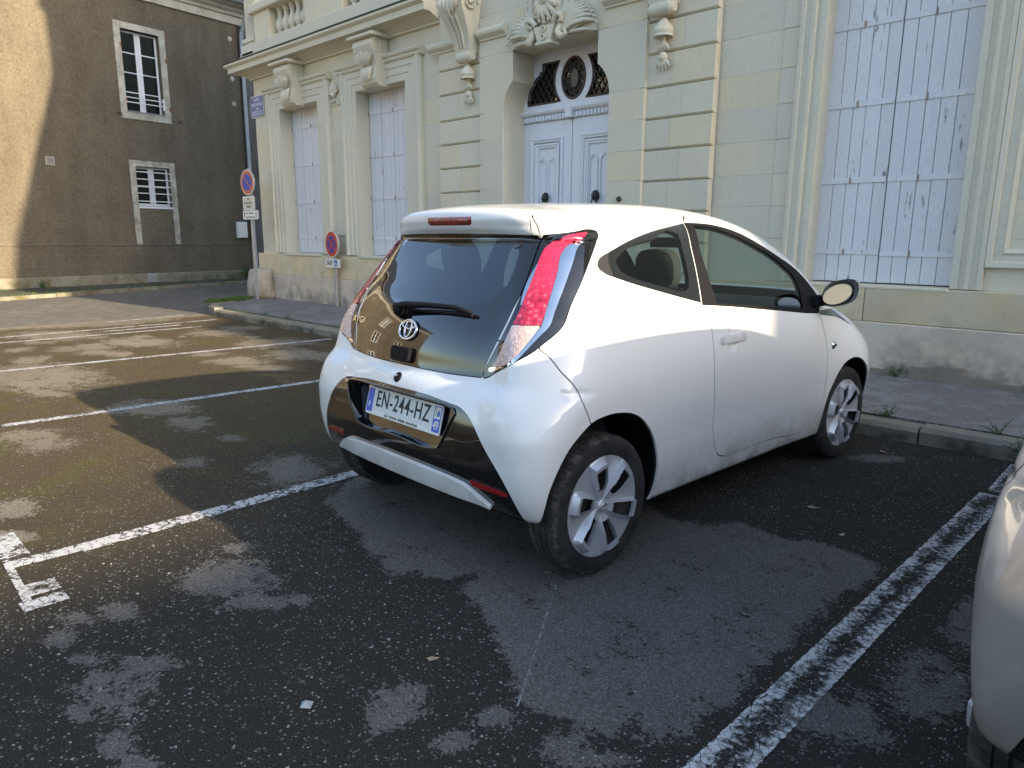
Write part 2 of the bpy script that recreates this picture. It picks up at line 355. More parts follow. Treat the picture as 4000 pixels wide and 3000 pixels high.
# painted lines
def paint_mat(name, lo, hi, edgek, cols=((.52, .52, .54), (.66, .66, .66))):
    t = NT(name); g = t.new('ShaderNodeNewGeometry').outputs['Position']
    e = t.new('ShaderNodeAttribute', attribute_name='edge').outputs['Fac']
    n = t.noise(g, 42, 6, .72); n2 = t.noise(g, 7, 4, .6); cr = t.voro(g, 26, 'Distance', 'DISTANCE_TO_EDGE')
    k = t.math('ADD', t.math('MULTIPLY', n, 1.0), t.math('MULTIPLY', n2, .6))
    k = t.math('ADD', k, t.math('MULTIPLY', t.math('SUBTRACT', e, .5), edgek))
    k = t.math('MULTIPLY', k, t.ramp(cr, [(.0, .70), (.035, 1)]))
    rim = t.ramp(e, [(0, -.6), (.10, 1)])
    a = t.math('MULTIPLY', t.ramp(k, [(lo, 0), (hi, 1)]), t.ramp(t.math('ADD', e, t.math('MULTIPLY', t.math('SUBTRACT', n, .5), .45)), [(.0, 0), (.06, 1)]))
    c = t.mix(n2, *cols); c = t.mix(t.ramp(n, [(.4, .4), (.6, 0)]), c, (.25, .24, .23))
    M[name] = t.set(color=c, rough=.75, alpha=a, normal=t.bump(n, .4, .004)); return M[name]
paint_mat('line_paint', .69, .80, .05, ((.42, .42, .43), (.56, .56, .56))); paint_mat('worn_paint', .70, .95, -.30, ((.40, .40, .41), (.52, .52, .53)))
def strip(name, a, b, w, mat, z=.004, endtaper=True):
    a = np.array(a, float); b = np.array(b, float); L = np.linalg.norm(b - a); d = (b - a) / L; n = np.array([-d[1], d[0]]); m = max(int(L / .03), 4); k = 9
    V = []; E = []
    for i in range(m + 1):
        for j in range(k):
            v = j / (k - 1) * 2 - 1; p = a + d * L * i / m + n * v * w / 2; V.append((p[0], p[1], z))
            E.append(min((1 - abs(v)), min(i, m - i) * .35))
    Q = [(i * k + j, (i + 1) * k + j, (i + 1) * k + j + 1, i * k + j + 1) for i in range(m) for j in range(k - 1)]
    me = raw_mesh(name, V, Q); me.materials.append(mat); me.attributes.new('edge', 'FLOAT', 'POINT').data.foreach_set('value', np.array(E, np.float32))
    o = link(bpy.data.objects.new(name, me)); tag(o, kind='structure'); return o
strip('painted_line', (-.73, 1.0), (-.62, 4.43), .135, M['worn_paint'])
strip('painted_line', (-.605, 4.50), (-.60, 5.15), .12, M['worn_paint'])
strip('painted_line', (-3.40, .53), (-3.37, 1.0), .09, M['line_paint'])
strip('painted_line', (-3.37, .78), (-3.38, 5.10), .105, M['line_paint'], .006)
strip('painted_line', (-6.05, 1.02), (-5.80, 5.12), .10, M['line_paint'])
strip('painted_line', (-8.62, .6), (-8.26, 5.15), .10, M['line_paint'])
strip('painted_line', (-10.84, 1.2), (-10.76, 4.45), .09, M['line_paint'])
strip('painted_line', (-11.36, 1.2), (-11.50, 5.02), .09, M['line_paint'])
strip('painted_line', (-11.10, 3.2), (-11.16, 4.3), .10, M['line_paint'], .006)
strip('painted_line', (-12.3, 3.6), (-12.5, 4.9), .08, M['line_paint'])
strip('painted_line', (-3.80, .57), (-3.47, .565), .11, M['line_paint'], .006)
strip('painted_line', (-3.46, .53), (-2.98, .505), .03, M['line_paint'], .006)
strip('painted_line', (-3.14, .565), (-3.02, .56), .13, M['worn_paint'], .008)
strip('painted_line', (-2.99, .55), (-2.90, .548), .15, M['line_paint'], .008)
# ---------------------------------------------------------------- pavement along the mansion, kerb stones
pv = MB().prism([(-12.16, 5.43), (10, 5.43), (10, 7.6), (-13.75, 7.6), (-13.70, 6.75), (-13.2, 5.85), (-12.55, 5.52)], 'z', -.01, .118).build('pavement', M['pavement_asphalt']); tag(pv, kind='structure')
kerb = empty('kerb', (0, 0, 0)); tag(kerb, kind='structure')
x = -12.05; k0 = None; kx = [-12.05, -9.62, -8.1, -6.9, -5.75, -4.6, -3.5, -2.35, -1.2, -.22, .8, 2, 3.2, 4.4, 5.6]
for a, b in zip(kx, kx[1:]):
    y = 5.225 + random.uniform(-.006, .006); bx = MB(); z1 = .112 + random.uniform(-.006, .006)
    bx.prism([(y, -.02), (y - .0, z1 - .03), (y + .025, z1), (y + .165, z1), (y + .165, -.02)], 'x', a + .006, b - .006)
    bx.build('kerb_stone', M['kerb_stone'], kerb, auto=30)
c = MB()
for i, (p, q) in enumerate(zip([(-12.06, 5.23), (-12.45, 5.30), (-13.0, 5.60), (-13.42, 6.15)], [(-12.45, 5.30), (-13.0, 5.60), (-13.42, 6.15), (-13.72, 6.72)])):
    p = Vector(p); q = Vector(q); d = (q - p).normalized(); n = Vector((-d.y, d.x)); n = n if n.y > 0 or n.x > 0 else -n
    n = Vector((d.y, -d.x)) if (Vector((d.y, -d.x)).x > 0) else Vector((-d.y, d.x))
    p = p + d * .006; q = q - d * .006
    m = MB().prism([(p.x, p.y), (q.x, q.y), (q.x + n.x * .15, q.y + n.y * .15), (p.x + n.x * .15, p.y + n.y * .15)], 'z', -.02, .14 - .005 * i).build('kerb_stone', M['kerb_stone'], kerb)
# far side of the street : kerb and verge at the foot of the tan house
ka, kb = Vector((-17.65, 2.6)), Vector((-20.2, 10.6)); kd = (kb - ka).normalized(); kn = Vector((-kd.y, kd.x))
vg = MB().prism([tuple(ka + kn * .2 - kd * 30), tuple(kb + kn * .2 + kd * 12), tuple(kb + kn * 4 + kd * 12), tuple(ka + kn * 4.4 - kd * 30)], 'z', -.01, .05).build('verge', M['verge_asphalt']); tag(vg, kind='structure')
fk = empty('kerb', (0, 0, 0)); tag(fk, kind='structure')
for i in range(-6, 16):
    p = ka + kd * (i * .95); q = p + kd * .94
    MB().prism([tuple(p), tuple(q), tuple(q + kn * .2), tuple(p + kn * .2)], 'z', -.02, .07 + random.uniform(-.006, .006)).build('kerb_stone', M['footing_stone'], fk)

strip('painted_line', (-1.66, 2.0), (-1.26, 1.35), .0055, M['worn_paint'])
# ================================================================== STONE MANSION
man = empty('stone_mansion', (-6.1, 7.2, 0), 0, 'pale limestone town mansion with carved doorway and white shutters', 'mansion')
MO = Vector((-6.1, 7.2, 0))
def mpart(mb, name, mat, parent=None, auto=35, **kw):
    """parts are modelled in world coordinates and re-based on the mansion's origin"""
    mb.V = [(v[0] - MO.x, v[1] - MO.y, v[2]) for v in mb.V]
    return mb.build(name, mat, parent or man, auto=auto, **kw)
NBLK = [0]
def ashlar(x0, x1, zs, y, bl=.62, holes=(), depth=.10, gap=.0022, name='stone_block', mat='ashlar', ch=.0015, off=0.0, jit=.0012):
    """courses of separate squared blocks with recessed joints; holes = (xa,xb,za,zb)"""
    for ci, (za, zb) in enumerate(zip(zs, zs[1:])):
        iv = [(x0, x1)]
        for (ha, hb, hz0, hz1) in holes:
            if zb <= hz0 + .01 or za >= hz1 - .01: continue
            nv = []
            for a, b in iv:
                if hb <= a or ha >= b: nv.append((a, b)); continue
                if ha > a: nv.append((a, ha))
                if hb < b: nv.append((hb, b))
            iv = nv
        for a, b in iv:
            L = b - a
            if L < .04: continue
            n = max(1, round(L / bl)); cuts = [a + L * k / n for k in range(n + 1)]
            if n > 1:
                s = (.22 if ci % 2 else -.22) * L / n
                cuts = [a] + [c + s + random.uniform(-.06, .06) for c in cuts[1:-1]] + [b]
            for p, q in zip(cuts, cuts[1:]):
                jy = y + random.uniform(-jit, jit)
                mpart(MB().box(p + gap, q - gap, jy, y + depth, za + gap, zb - gap, ch), name, M[mat], auto=None); NBLK[0] += 1
ZC = [1.03, 1.36, 1.68, 2.0, 2.33, 2.66, 2.99, 3.35, 3.68, 4.02, 4.34]
YL, YP, YD = 7.20, 7.14, 7.05
# joint backing (mortar) between openings
mw = MB()
for a, b, z0, z1, y in [(-14.0, -12.996, 1.0, 4.34, YL), (-11.654, -10.476, 1.0, 4.34, YL), (-9.144, -8.20, 1.0, 4.34, YL), (-12.996, -11.654, 3.696, 4.34, YL), (-10.476, -9.144, 3.696, 4.34, YL),
                        (-8.20, -7.30, .1, 5.2, YP), (-7.30, -6.935, .1, 3.72, YD), (-5.215, -4.80, .1, 3.72, YD), (-7.30, -4.80, 3.74, 5.2, YD), (-4.80, -3.92, .1, 5.2, YP),
                        (-3.92, -2.836, .9, 5.2, YL), (-2.836, -1.544, 4.006, 5.2, YL), (-1.544, 9, .9, 5.2, YL)]:
    mw.box(a, b, y + .0032, 7.9, z0, z1)
mpart(mw, 'mortar_backing', M['mortar'], auto=None)
W1, W2, W3 = (-12.99, -11.66, 1.0, 3.69), (-10.47, -9.15, 1.0, 3.69), (-2.83, -1.55, .93, 4.0)
# left wing wall in three strips
ashlar(-14.0, -13.40, ZC, YL, .7)
ashlar(-11.39, -10.88, ZC, YL, .6)
ashlar(-8.86, -8.29, ZC, YL, .45)
ashlar(-13.40, -11.39, ZC[-3:], YL + .002, .7)
ashlar(-10.88, -8.86, ZC[-3:], YL + .002, .7)
# rusticated pilasters of the centre bay : every course is one or two bevelled stones
def rust(x0, x1, y, zs, split):
    for i, (za, zb) in enumerate(zip(zs, zs[1:])):
        for p, q in ([(x0, x0 + split), (x0 + split, x1)] if i % 2 else [(x0, x1 - split), (x1 - split, x1)]):
            g0 = 0 if p == x0 else .0015; g1 = 0 if q == x1 else .0015
            b = MB(); B = .022
            V = [(p + g0, y + .09, za), (q - g1, y + .09, za), (q - g1, y + .09, zb), (p + g0, y + .09, zb),
                 (p + g0, y + .022, za + .004), (q - g1, y + .022, za + .004), (q - g1, y + .022, zb - .004), (p + g0, y + .022, zb - .004),
                 (p + g0 + (.006 if p == x0 else 0), y, za + B), (q - g1 - (.006 if q == x1 else 0), y, za + B), (q - g1 - (.006 if q == x1 else 0), y, zb - .012), (p + g0 + (.006 if p == x0 else 0), y, zb - .012)]
            Fc = [(0, 3, 2, 1), (8, 9, 10, 11)]
            for k in range(4):
                j = (k + 1) % 4; Fc += [(k, j, 4 + j, 4 + k), (4 + k, 4 + j, 8 + j, 8 + k)]
            mpart(b.add(V, Fc), 'stone_block', M['ashlar'], auto=None)
ZR = [.12, .36, .62, .96, 1.30, 1.64, 1.98, 2.32, 2.65, 2.98, 3.33, 3.66, 3.97]
rust(-8.27, -7.38, YP - .05, ZR, .42)
rust(-4.79, -3.90, YP - .05, ZR, .38)
ashlar(-8.27, -7.38, [3.97, 4.40, 4.8], YP - .02, .5); ashlar(-4.79, -3.90, [3.97, 4.40, 4.8], YP - .02, .5)
# door bay
ashlar(-7.38, -6.945, ZC[:7], YD, .45, mat='ashlar'); ashlar(-5.205, -4.73, ZC[:7], YD, .45)
ashlar(-7.38, -6.945, [.15, .45, .74, 1.03], YD, .5); ashlar(-5.205, -4.73, [.15, .45, .74, 1.03], YD, .5)
def arc(cx, cz, r, a0, a1, n=8): return [(cx + r * math.cos(math.radians(a0 + (a1 - a0) * k / n)), cz + r * math.sin(math.radians(a0 + (a1 - a0) * k / n))) for k in range(n + 1)]
# spandrel stones with the curved shoulders of the doorway
sL = [(-7.38, 2.993)] + [(-6.935, 2.993)] + arc(-6.52, 3.0, .415, 178, 125, 8) + [(-6.758, 3.60), (-6.758, 3.70), (-7.38, 3.70)]
sR = [(-4.73, 2.993), (-4.73, 3.70), (-5.392, 3.70), (-5.392, 3.60)] + arc(-5.63, 3.0, .415, 55, 2, 8) + [(-5.215, 2.993)]
for s in (sL, sR): mpart(MB().prism(s, 'y', YD, YD + .42), 'shoulder_stone', M['ashlar'], auto=30)
for a, b in ((-7.38, -6.76), (-6.757, -6.33), (-6.327, -5.85), (-5.847, -5.40), (-5.397, -4.73)): mpart(MB().box(a, b - .003, YD, YD + .42, 3.704, 4.2, .003), 'lintel_stone', M['ashlar'], auto=None)
mpart(MB().box(-6.745, -5.405, YD - .035, YD + .05, 3.70, 3.80, .004), 'lintel_fascia', M['carved'], auto=None)
for a, b in ((-7.38, -6.5), (-6.497, -5.6), (-5.597, -4.73)): mpart(MB().box(a, b - .003, YD, YD + .3, 4.204, 4.9, .003), 'stone_block', M['ashlar'], auto=None)
for a, b in ((-6.94, -6.92), (-5.23, -5.21)): mpart(MB().box(a, b, YD + .02, 7.5, .14, 2.993), 'door_reveal', M['carved'], auto=None)
# right part of the front
ashlar(-3.90, -3.24, [.928] + ZC[1:] + [4.8], YL, .46); ashlar(-1.312, 9, [.928] + ZC[1:] + [4.8], YL, .75)
ashlar(-3.24, -3.07, [.928] + ZC[1:] + [4.8], YL - .012, .5, gap=.002)
# plinth : a course of big ochre stones over rendered foot
def plinth(x0, x1, n, y=7.125):
    L = x1 - x0; c = [x0] + [x0 + L * k / n + random.uniform(-.12, .12) for k in range(1, n)] + [x1]
    for a, b in zip(c, c[1:]): mpart(MB().box(a + .003, b - .003, y, 7.5, .60, 1.005 if x0 < -7 else .925, .006), 'plinth_block', M['plinth_stone'], auto=None)
plinth(-14.1, -8.25, 5); plinth(-3.92, 9, 8)
mpart(MB().box(-13.55, -8.25, 7.11, 7.6, .05, .597, .01).box(-3.92, 9, 7.11, 7.6, .05, .597, .01), 'plinth_render', M['plinth_render'], auto=None)
for a, b, z0, z1, d in ((-14.14, -13.56, .34, .598, 0), (-14.1, -13.78, .05, .337, .02), (-13.775, -13.56, .05, .337, -.02)): mpart(MB().box(a, b, 7.09 + d, 7.5, z0, z1, .02), 'plinth_block', M['bollard_stone'], auto=None)
# irregular worn foot strip
f = MB(); n = 60
for k in range(n):
    a, b = -3.9 + 12.8 * k / n, -3.9 + 12.8 * (k + 1) / n; h = .20 + .05 * math.sin(k * 1.3) + random.uniform(-.02, .02); f.box(a, b, 7.05 + random.uniform(0, .02), 7.12, .10, h)
mpart(f, 'worn_footing', M['kerb_stone'], auto=None)
# string course / sill under windows
mpart(MB().box(-12.99, -11.66, 7.10, 7.5, .985, 1.03, .006).box(-10.47, -9.15, 7.10, 7.5, .985, 1.03, .006), 'window_sill', M['ashlar'], auto=None)
mpart(MB().box(-2.83, -1.55, 7.12, 7.5, .905, .935, .006), 'window_sill', M['ashlar'], auto=None)
# moulded window surrounds
def sweep(path, prof, y, closed=False):
    """profile [(outward distance, projection)] swept with mitres along an open path in the wall plane"""
    mb = MB(); P = [Vector((p[0], p[1])) for p in path]; V = []; n = len(prof)
    for i, p in enumerate(P):
        d0 = (P[i] - P[i - 1]).normalized() if i > 0 else (P[1] - P[0]).normalized(); d1 = (P[i + 1] - P[i]).normalized() if i < len(P) - 1 else d0
        n0 = Vector((-d0.y, d0.x)); n1 = Vector((-d1.y, d1.x)); m = (n0 + n1); m = m / max(m.dot(n0), .3)
        for d, h in prof: V.append((p.x + m.x * d, y - h, p.y + m.y * d))
    Fc = []
    for i in range(len(P) - 1):
        for k in range(n - 1): Fc.append((i * n + k, (i + 1) * n + k, (i + 1) * n + k + 1, i * n + k + 1))
    Fc.append(tuple(range(n))); Fc.append(tuple(range((len(P) - 1) * n, len(P) * n)))
    return mb.add(V, Fc)
PF = [(0, -.22), (0, .035), (.10, .035), (.108, .048), (.20, .048), (.212, .062), (.30, .062), (.318, .09), (.35, .095), (.375, .085), (.395, .055), (.41, .055), (.41, -.02)]
PF3 = [(0, -.20), (0, .03), (.055, .03), (.06, .018), (.09, .018), (.10, .045), (.12, .05), (.14, .045), (.15, .03), (.19, .03), (.20, .055), (.235, .055), (.24, -.02)]
for (a, b, z0, z1) in (W1, W2):
    mpart(sweep([(a, 1.03), (a, z1), (b, z1), (b, 1.03)], PF, YL), 'window_surround', M['carved'], auto=25)
    hood = [(.0, -.02), (.0, .08), (.02, .10), (.05, .10), (.065, .13), (.095, .145), (.11, .14), (.11, -.02)]
    mpart(sweep([(a - .46, z1 + .30), (b + .46, z1 + .30)], hood, YL), 'hood_moulding', M['carved'], auto=25)
mpart(sweep([(-2.83, .935), (-2.83, 4.0), (-1.55, 4.0), (-1.55, .935)], PF3, YL), 'window_surround', M['carved'], auto=25)
# panel with carved rosette between the two left windows, moulded panel at right
pp = [(-.0, 0), (0, .012), (.012, .02), (.03, .02), (.04, .008), (.055, .0)]
def ring(x0, x1, z0, z1, y, prof): return sweep([(x0, (z0 + z1) / 2), (x0, z1), (x1, z1), (x1, z0), (x0, z0), (x0, (z0 + z1) / 2)], prof, y)
mpart(ring(-11.28, -10.96, 1.40, 3.55, YL, pp), 'panel_moulding', M['carved'], auto=25)
mpart(ring(-1.16, -.1, 1.28, 3.9, YL, [(0, 0), (0, .02), (.03, .035), (.05, .02), (.10, .02), (.11, .045), (.15, .05), (.16, 0)]), 'panel_moulding', M['carved'], auto=25)
# ---------------- carving
def spiral(mb, x, cy, cz, r, turns=1.75, th=.014, flip=1, n=40, rot=0.0):
    pts = []; rad = []
    for k in range(n + 1):
        t = k / n; a = rot + flip * t * turns * 2 * PI; rr = r * (1 - .82 * t); pts.append((x, cy + rr * math.cos(a), cz + rr * math.sin(a))); rad.append(th * (1 - .35 * t))
    mb.tube(pts, rad, 6); mb.ball((x, cy, cz), r * .22, 8); return mb
def leaf(mb, p0, p1, p2, w, th, n=7, bow=.0):
    """a curved carved leaf or feather : quadratic path, lens section, pointed ends"""
    p0, p1, p2 = Vector(p0), Vector(p1), Vector(p2); pts = []; rad = []
    for k in range(n + 1):
        t = k / n; pts.append((1 - t) ** 2 * p0 + 2 * t * (1 - t) * p1 + t * t * p2); rad.append(max(w * math.sin(PI * min(.12 + t * .86, 1)) ** .7, .004))
    return mb.tube(pts, rad, 6)
def keystone(xc, w, z0, z1, y):
    H = z1 - z0; k = empty('scroll_console', (xc - MO.x, 0, 0)); k.parent = man
    def cpart(mb, nm, auto=28):
        mb.V = [(v[0] - xc, v[1] - MO.y, v[2]) for v in mb.V]; return mb.build(nm, M['carved'], k, auto=auto)
    pr = [(y + .02, z1), (y - .26, z1), (y - .30, z1 - .06 * H), (y - .315, z1 - .15 * H), (y - .29, z1 - .25 * H), (y - .24, z1 - .36 * H), (y - .20, z1 - .50 * H), (y - .185, z1 - .62 * H), (y - .20, z1 - .74 * H), (y - .215, z1 - .84 * H), (y - .19, z1 - .94 * H), (y - .13, z0), (y + .02, z0)]
    hw = w / 2; b = MB(); n = len(pr)
    V = [(xc - hw * (1 - .18 * (z1 - q[1]) / H), q[0], q[1]) for q in pr] + [(xc + hw * (1 - .18 * (z1 - q[1]) / H), q[0], q[1]) for q in pr]
    b.add(V, [(i, (i + 1) % n, n + (i + 1) % n, n + i) for i in range(n)])
    for t in tessellate_polygon([[Vector((p[0], p[1], 0)) for p in pr]]): b.add([V[i] for i in t], [(0, 1, 2)]); b.add([V[n + i] for i in t], [(2, 1, 0)])
    cpart(b, 'console_body')
    for sx in (-1, 1):
        s = MB(); xs = xc + sx * (hw * .97 - .004)
        spiral(s, xs, y - .19, z1 - .20 * H, .10, th=.015); spiral(s, xs - sx * hw * .14, y - .13, z1 - .84 * H, .062, flip=-1, rot=PI, th=.011)
        s.tube([(xs, y - .28, z1 - .24 * H), (xs - sx * .01, y - .20, z1 - .42 * H), (xs - sx * .03, y - .15, z1 - .60 * H), (xs - sx * hw * .13, y - .09, z1 - .74 * H)], [.012, .015, .015, .012], 6)
        cpart(s, 'volute')
    l = MB()
    for i in range(-3, 4):
        a = i / 3; l = leaf(l, (xc + a * hw * .25, y - .235, z1 - .56 * H), (xc + a * hw * .7, y - .30, z1 - .45 * H), (xc + a * hw * .8, y - .33 + .03 * abs(a), z1 - .26 * H - .05 * abs(a)), .026, .02)
    for i in range(-2, 3):
        a = i / 2; l = leaf(l, (xc + a * hw * .35, y - .20, z1 - .58 * H), (xc + a * hw * .5, y - .26, z1 - .70 * H), (xc + a * hw * .30, y - .235, z1 - .90 * H), .03, .02)
    l.ball((xc, y - .235, z1 - .74 * H), .05, 10, (1, .7, 1.1)).ball((xc - .05, y - .23, z1 - .66 * H), .028, 8).ball((xc + .05, y - .23, z1 - .66 * H), .028, 8)
    cpart(l, 'acanthus')
    c = MB().box(xc - hw - .09, xc + hw + .09, y - .36, y + .02, z1 + .002, z1 + .05, .012); cpart(c, 'console_cap')
keystone(-12.33, .50, 3.66, 4.34, YL - .03); keystone(-9.82, .50, 3.66, 4.34, YL - .03)
ro = MB()
for i in range(9):
    a = PI * (.05 + .9 * i / 8); ro = leaf(ro, (-11.12, YL - .02, 3.72), (-11.12 + .10 * math.cos(a), YL - .06, 3.74 + .12 * math.sin(a)), (-11.12 + .17 * math.cos(a + .3), YL - .03, 3.74 + .20 * math.sin(a + .2)), .022, .02)
ro.ball((-11.12, YL - .04, 3.72), .05, 10); ro.tube([(-11.27, YL - .02, 3.56), (-11.17, YL - .03, 3.64), (-11.12, YL - .035, 3.58), (-11.07, YL - .03, 3.64), (-10.97, YL - .02, 3.56)], .018, 6)
mpart(ro, 'rosette', M['carved'])
# tall consoles with pendants on both sides of the door bay
def tall_console(xc, y):
    k = empty('scroll_console', (xc - MO.x, 0, 0)); k.parent = man
    def cpart(mb, nm, auto=28):
        mb.V = [(v[0] - xc, v[1] - MO.y, v[2]) for v in mb.V]; return mb.build(nm, M['carved'], k, auto=auto)
    w = .25; pr = [(y + .02, 4.52), (y - .30, 4.52), (y - .37, 4.46), (y - .40, 4.37), (y - .37, 4.27), (y - .30, 4.16), (y - .22, 4.02), (y - .17, 3.88), (y - .155, 3.78), (y + .02, 3.78)]
    b = MB(); n = len(pr); tw = lambda z: w * (.55 + .45 * min(max((z - 3.78) / .6, 0), 1))
    V = [(xc - tw(q[1]), q[0], q[1]) for q in pr] + [(xc + tw(q[1]), q[0], q[1]) for q in pr]
    b.add(V, [(i, (i + 1) % n, n + (i + 1) % n, n + i) for i in range(n)])
    for t in tessellate_polygon([[Vector((p[0], p[1], 0)) for p in pr]]): b.add([V[i] for i in t], [(0, 1, 2)]); b.add([V[n + i] for i in t], [(2, 1, 0)])
    cpart(b, 'console_body')
    for sx in (-1, 1): cpart(spiral(MB(), xc + sx * w * .985, y - .22, 4.36, .125, th=.018), 'volute')
    s = MB()
    for i in (-1, 0, 1): s.tube([(xc + i * .085, y - .345, 4.20), (xc + i * .07, y - .235, 4.03), (xc + i * .055, y - .17, 3.84)], .017, 6)
    cpart(s, 'reeding')
    l = MB()
    for i in range(-2, 3): l = leaf(l, (xc + i * .09, y - .36, 4.46 - .01 * abs(i)), (xc + i * .085, y - .43, 4.36), (xc + i * .05, y - .37, 4.20 + .03 * abs(i)), .042, .02)
    cpart(l, 'acanthus')
    r = MB().lathe([(.0, -.155), (.055, -.15), (.075, -.11), (.07, -.05), (.08, 0), (.07, .05), (.075, .11), (.055, .15), (0, .155)], 16, 'x', (xc, y - .10, 3.74)); cpart(r, 'roll')
    p = MB().lathe([(0, 3.66), (.03, 3.65), (.05, 3.62), (.095, 3.57), (.11, 3.52), (.10, 3.49), (.105, 3.465), (.05, 3.50), (.0, 3.50)], 14, 'z', (xc, y - .06, 0))
    p.tube([(xc, y - .05, 3.50), (xc, y - .05, 3.40)], [.03, .02], 8)
    for i in range(-2, 3): p = leaf(p, (xc, y - .04, 3.42), (xc + i * .03, y - .07, 3.38), (xc + i * .035, y - .04, 3.33), .016, .01)
    p.ball((xc, y - .045, 3.27), .052, 10)
    for i in range(-2, 3): p = leaf(p, (xc + i * .014, y - .04, 3.25), (xc + i * .035, y - .07, 3.20), (xc + i * .04, y - .03, 3.12 + .02 * abs(i)), .018, .01)
    cpart(p, 'pendant')
tall_console(-7.58, YP - .06); tall_console(-4.50, YP - .06)
# roll moulding across the pavilion
rollp = [(0, 0), (0, .025), (.02, .03), (.035, .055), (.06, .085), (.09, .095), (.12, .085), (.145, .055), (.15, 0)]
for a, b, y in ((-8.44, -7.80, YP - .05), (-7.36, -6.86, YD), (-5.30, -4.74, YD), (-4.30, -3.86, YP - .05)): mpart(sweep([(a, 3.90), (b, 3.90)], rollp, y), 'roll_moulding', M['carved'], auto=30)
# cartouche over the door
ca = MB(); cx, cz = -6.08, 4.12; y = YD - .02
V = []; n = 20; m = 8
for i in range(m + 1):
    for j in range(n): a = 2 * PI * j / n; rr = i / m; V.append((cx + .25 * rr * math.cos(a), y - .05 - .11 * (1 - rr * rr) ** .5, cz + .33 * rr * math.sin(a)))
ca.add(V, [(i * n + j, i * n + (j + 1) % n, (i + 1) * n + (j + 1) % n, (i + 1) * n + j) for i in range(m) for j in range(n)])
ca.tube([(cx + .28 * math.cos(a), y - .08, cz + .36 * math.sin(a)) for a in np.linspace(0, 2 * PI, 32, endpoint=False)], .035, 8, closed=True)
ca.tube([(cx + .36 * math.cos(a), y - .05, cz + .43 * math.sin(a)) for a in np.linspace(0, 2 * PI, 32, endpoint=False)], .045, 8, closed=True)
for i in range(14):
    a = 2 * PI * i / 14; ca.ball((cx + .32 * math.cos(a), y - .09, cz + .395 * math.sin(a)), .022, 8)
for i in range(-3, 4):
    a = -PI / 2 + i * .42; ca = leaf(ca, (cx + .05 * math.cos(a), y - .14, cz + .05 * math.sin(a)), (cx + .13 * math.cos(a), y - .21, cz + .15 * math.sin(a)), (cx + .19 * math.cos(a + .15 * i), y - .13, cz + .26 * math.sin(a)), .034, .02)
    ca.ball((cx + .17 * math.cos(a), y - .15, cz + .24 * math.sin(a)), .026, 8)
ca.ball((cx, y - .15, cz + .05), .09, 12, (1, .7, 1.2)).ball((cx - .07, y - .14, cz + .13), .05, 10).ball((cx + .07, y - .14, cz + .13), .05, 10)
mpart(ca, 'cartouche', M['carved'], auto=50)
cb = MB(); V = []
cb.prism([(cx - .16, 3.84), (cx - .10, 3.66), (cx + .10, 3.66), (cx + .16, 3.84)], 'y', y - .16, y + .02); cb.box(cx - .13, cx + .13, y - .17, y, 3.63, 3.665, .006)
for sx in (-1, 1):
    cb.tube([(cx + sx * .14, y - .14, 3.86), (cx + sx * .20, y - .16, 3.93), (cx + sx * .27, y - .15, 3.92), (cx + sx * .26, y - .14, 3.86), (cx + sx * .20, y - .13, 3.85)], [.035, .04, .04, .035, .02], 8)
    cb.tube([(cx + sx * .22, y - .10, 3.84), (cx + sx * .20, y - .14, 3.74), (cx + sx * .25, y - .14, 3.68), (cx + sx * .31, y - .12, 3.70), (cx + sx * .29, y - .11, 3.76)], [.03, .038, .038, .03, .015], 8)
for z in (3.80, 3.71): cb.tube([(cx + .03 * math.cos(a), y - .175, z + .03 * math.sin(a)) for a in np.linspace(0, 2 * PI, 12, endpoint=False)], .011, 6, closed=True)
mpart(cb, 'cartouche_foot', M['carved'], auto=50)
for sx in (-1, 1):
    fe = MB()
    for i in range(9):
        t = i / 8; ang = math.radians(8 + 72 * t); L = .50 - .12 * t
        e = (cx + sx * (.22 + L * math.cos(ang)), y - .035 - .02 * math.sin(t * 9), 3.72 + .05 * t + L * .86 * math.sin(ang))
        fe = leaf(fe, (cx + sx * .22, y - .09, 3.74), (cx + sx * (.22 + L * .62 * math.cos(ang + .25)), y - .12, 3.76 + L * .62 * math.sin(ang + .25)), e, .030, .02, 9)
        fe.ball((e[0], e[1] - .01, e[2] - .015), .022, 8)
        if i % 2 == 0: fe = leaf(fe, (cx + sx * .25, y - .05, 3.73), (cx + sx * (.25 + L * .5 * math.cos(ang - .1)), y - .07, 3.73 + L * .45 * math.sin(ang - .1)), (cx + sx * (.22 + L * .8 * math.cos(ang - .12)), y - .02, 3.71 + L * .7 * math.sin(ang - .12)), .024, .02, 8)
    mpart(fe, 'feather_carving', M['carved'], auto=60)
# ---------------- cornice of the left wing, terrace balustrade
cor = [(4.34, .0), (4.345, .05), (4.37, .055), (4.385, .09), (4.42, .14), (4.44, .20), (4.455, .205), (4.46, .34), (4.545, .345), (4.555, .37), (4.58, .40), (4.605, .40), (4.615, .385), (4.625, .385), (4.66, -.3), (4.34, -.3)]
c = MB(); pr = [(YL - h, z) for z, h in cor]; n = len(pr)
V = [(-14.0 - max(YL - q[0], 0), q[0], q[1]) for q in pr] + [(-8.30, q[0], q[1]) for q in pr]
c.add(V, [(i, (i + 1) % n, n + (i + 1) % n, n + i) for i in range(n)])
for t in tessellate_polygon([[Vector((p[0], p[1], 0)) for p in pr]]): c.add([V[i] for i in t], [(0, 1, 2)]); c.add([V[n + i] for i in t], [(2, 1, 0)])
V2 = [(-14.0 - max(YL - q[0], 0), q[0], q[1]) for q in pr] + [(-14.0 - max(YL - q[0], 0), 12.0, q[1]) for q in pr]
c.add(V2, [(i, (i + 1) % n, n + (i + 1) % n, n + i) for i in range(n)])
mpart(c, 'cornice', M['carved'], auto=25)
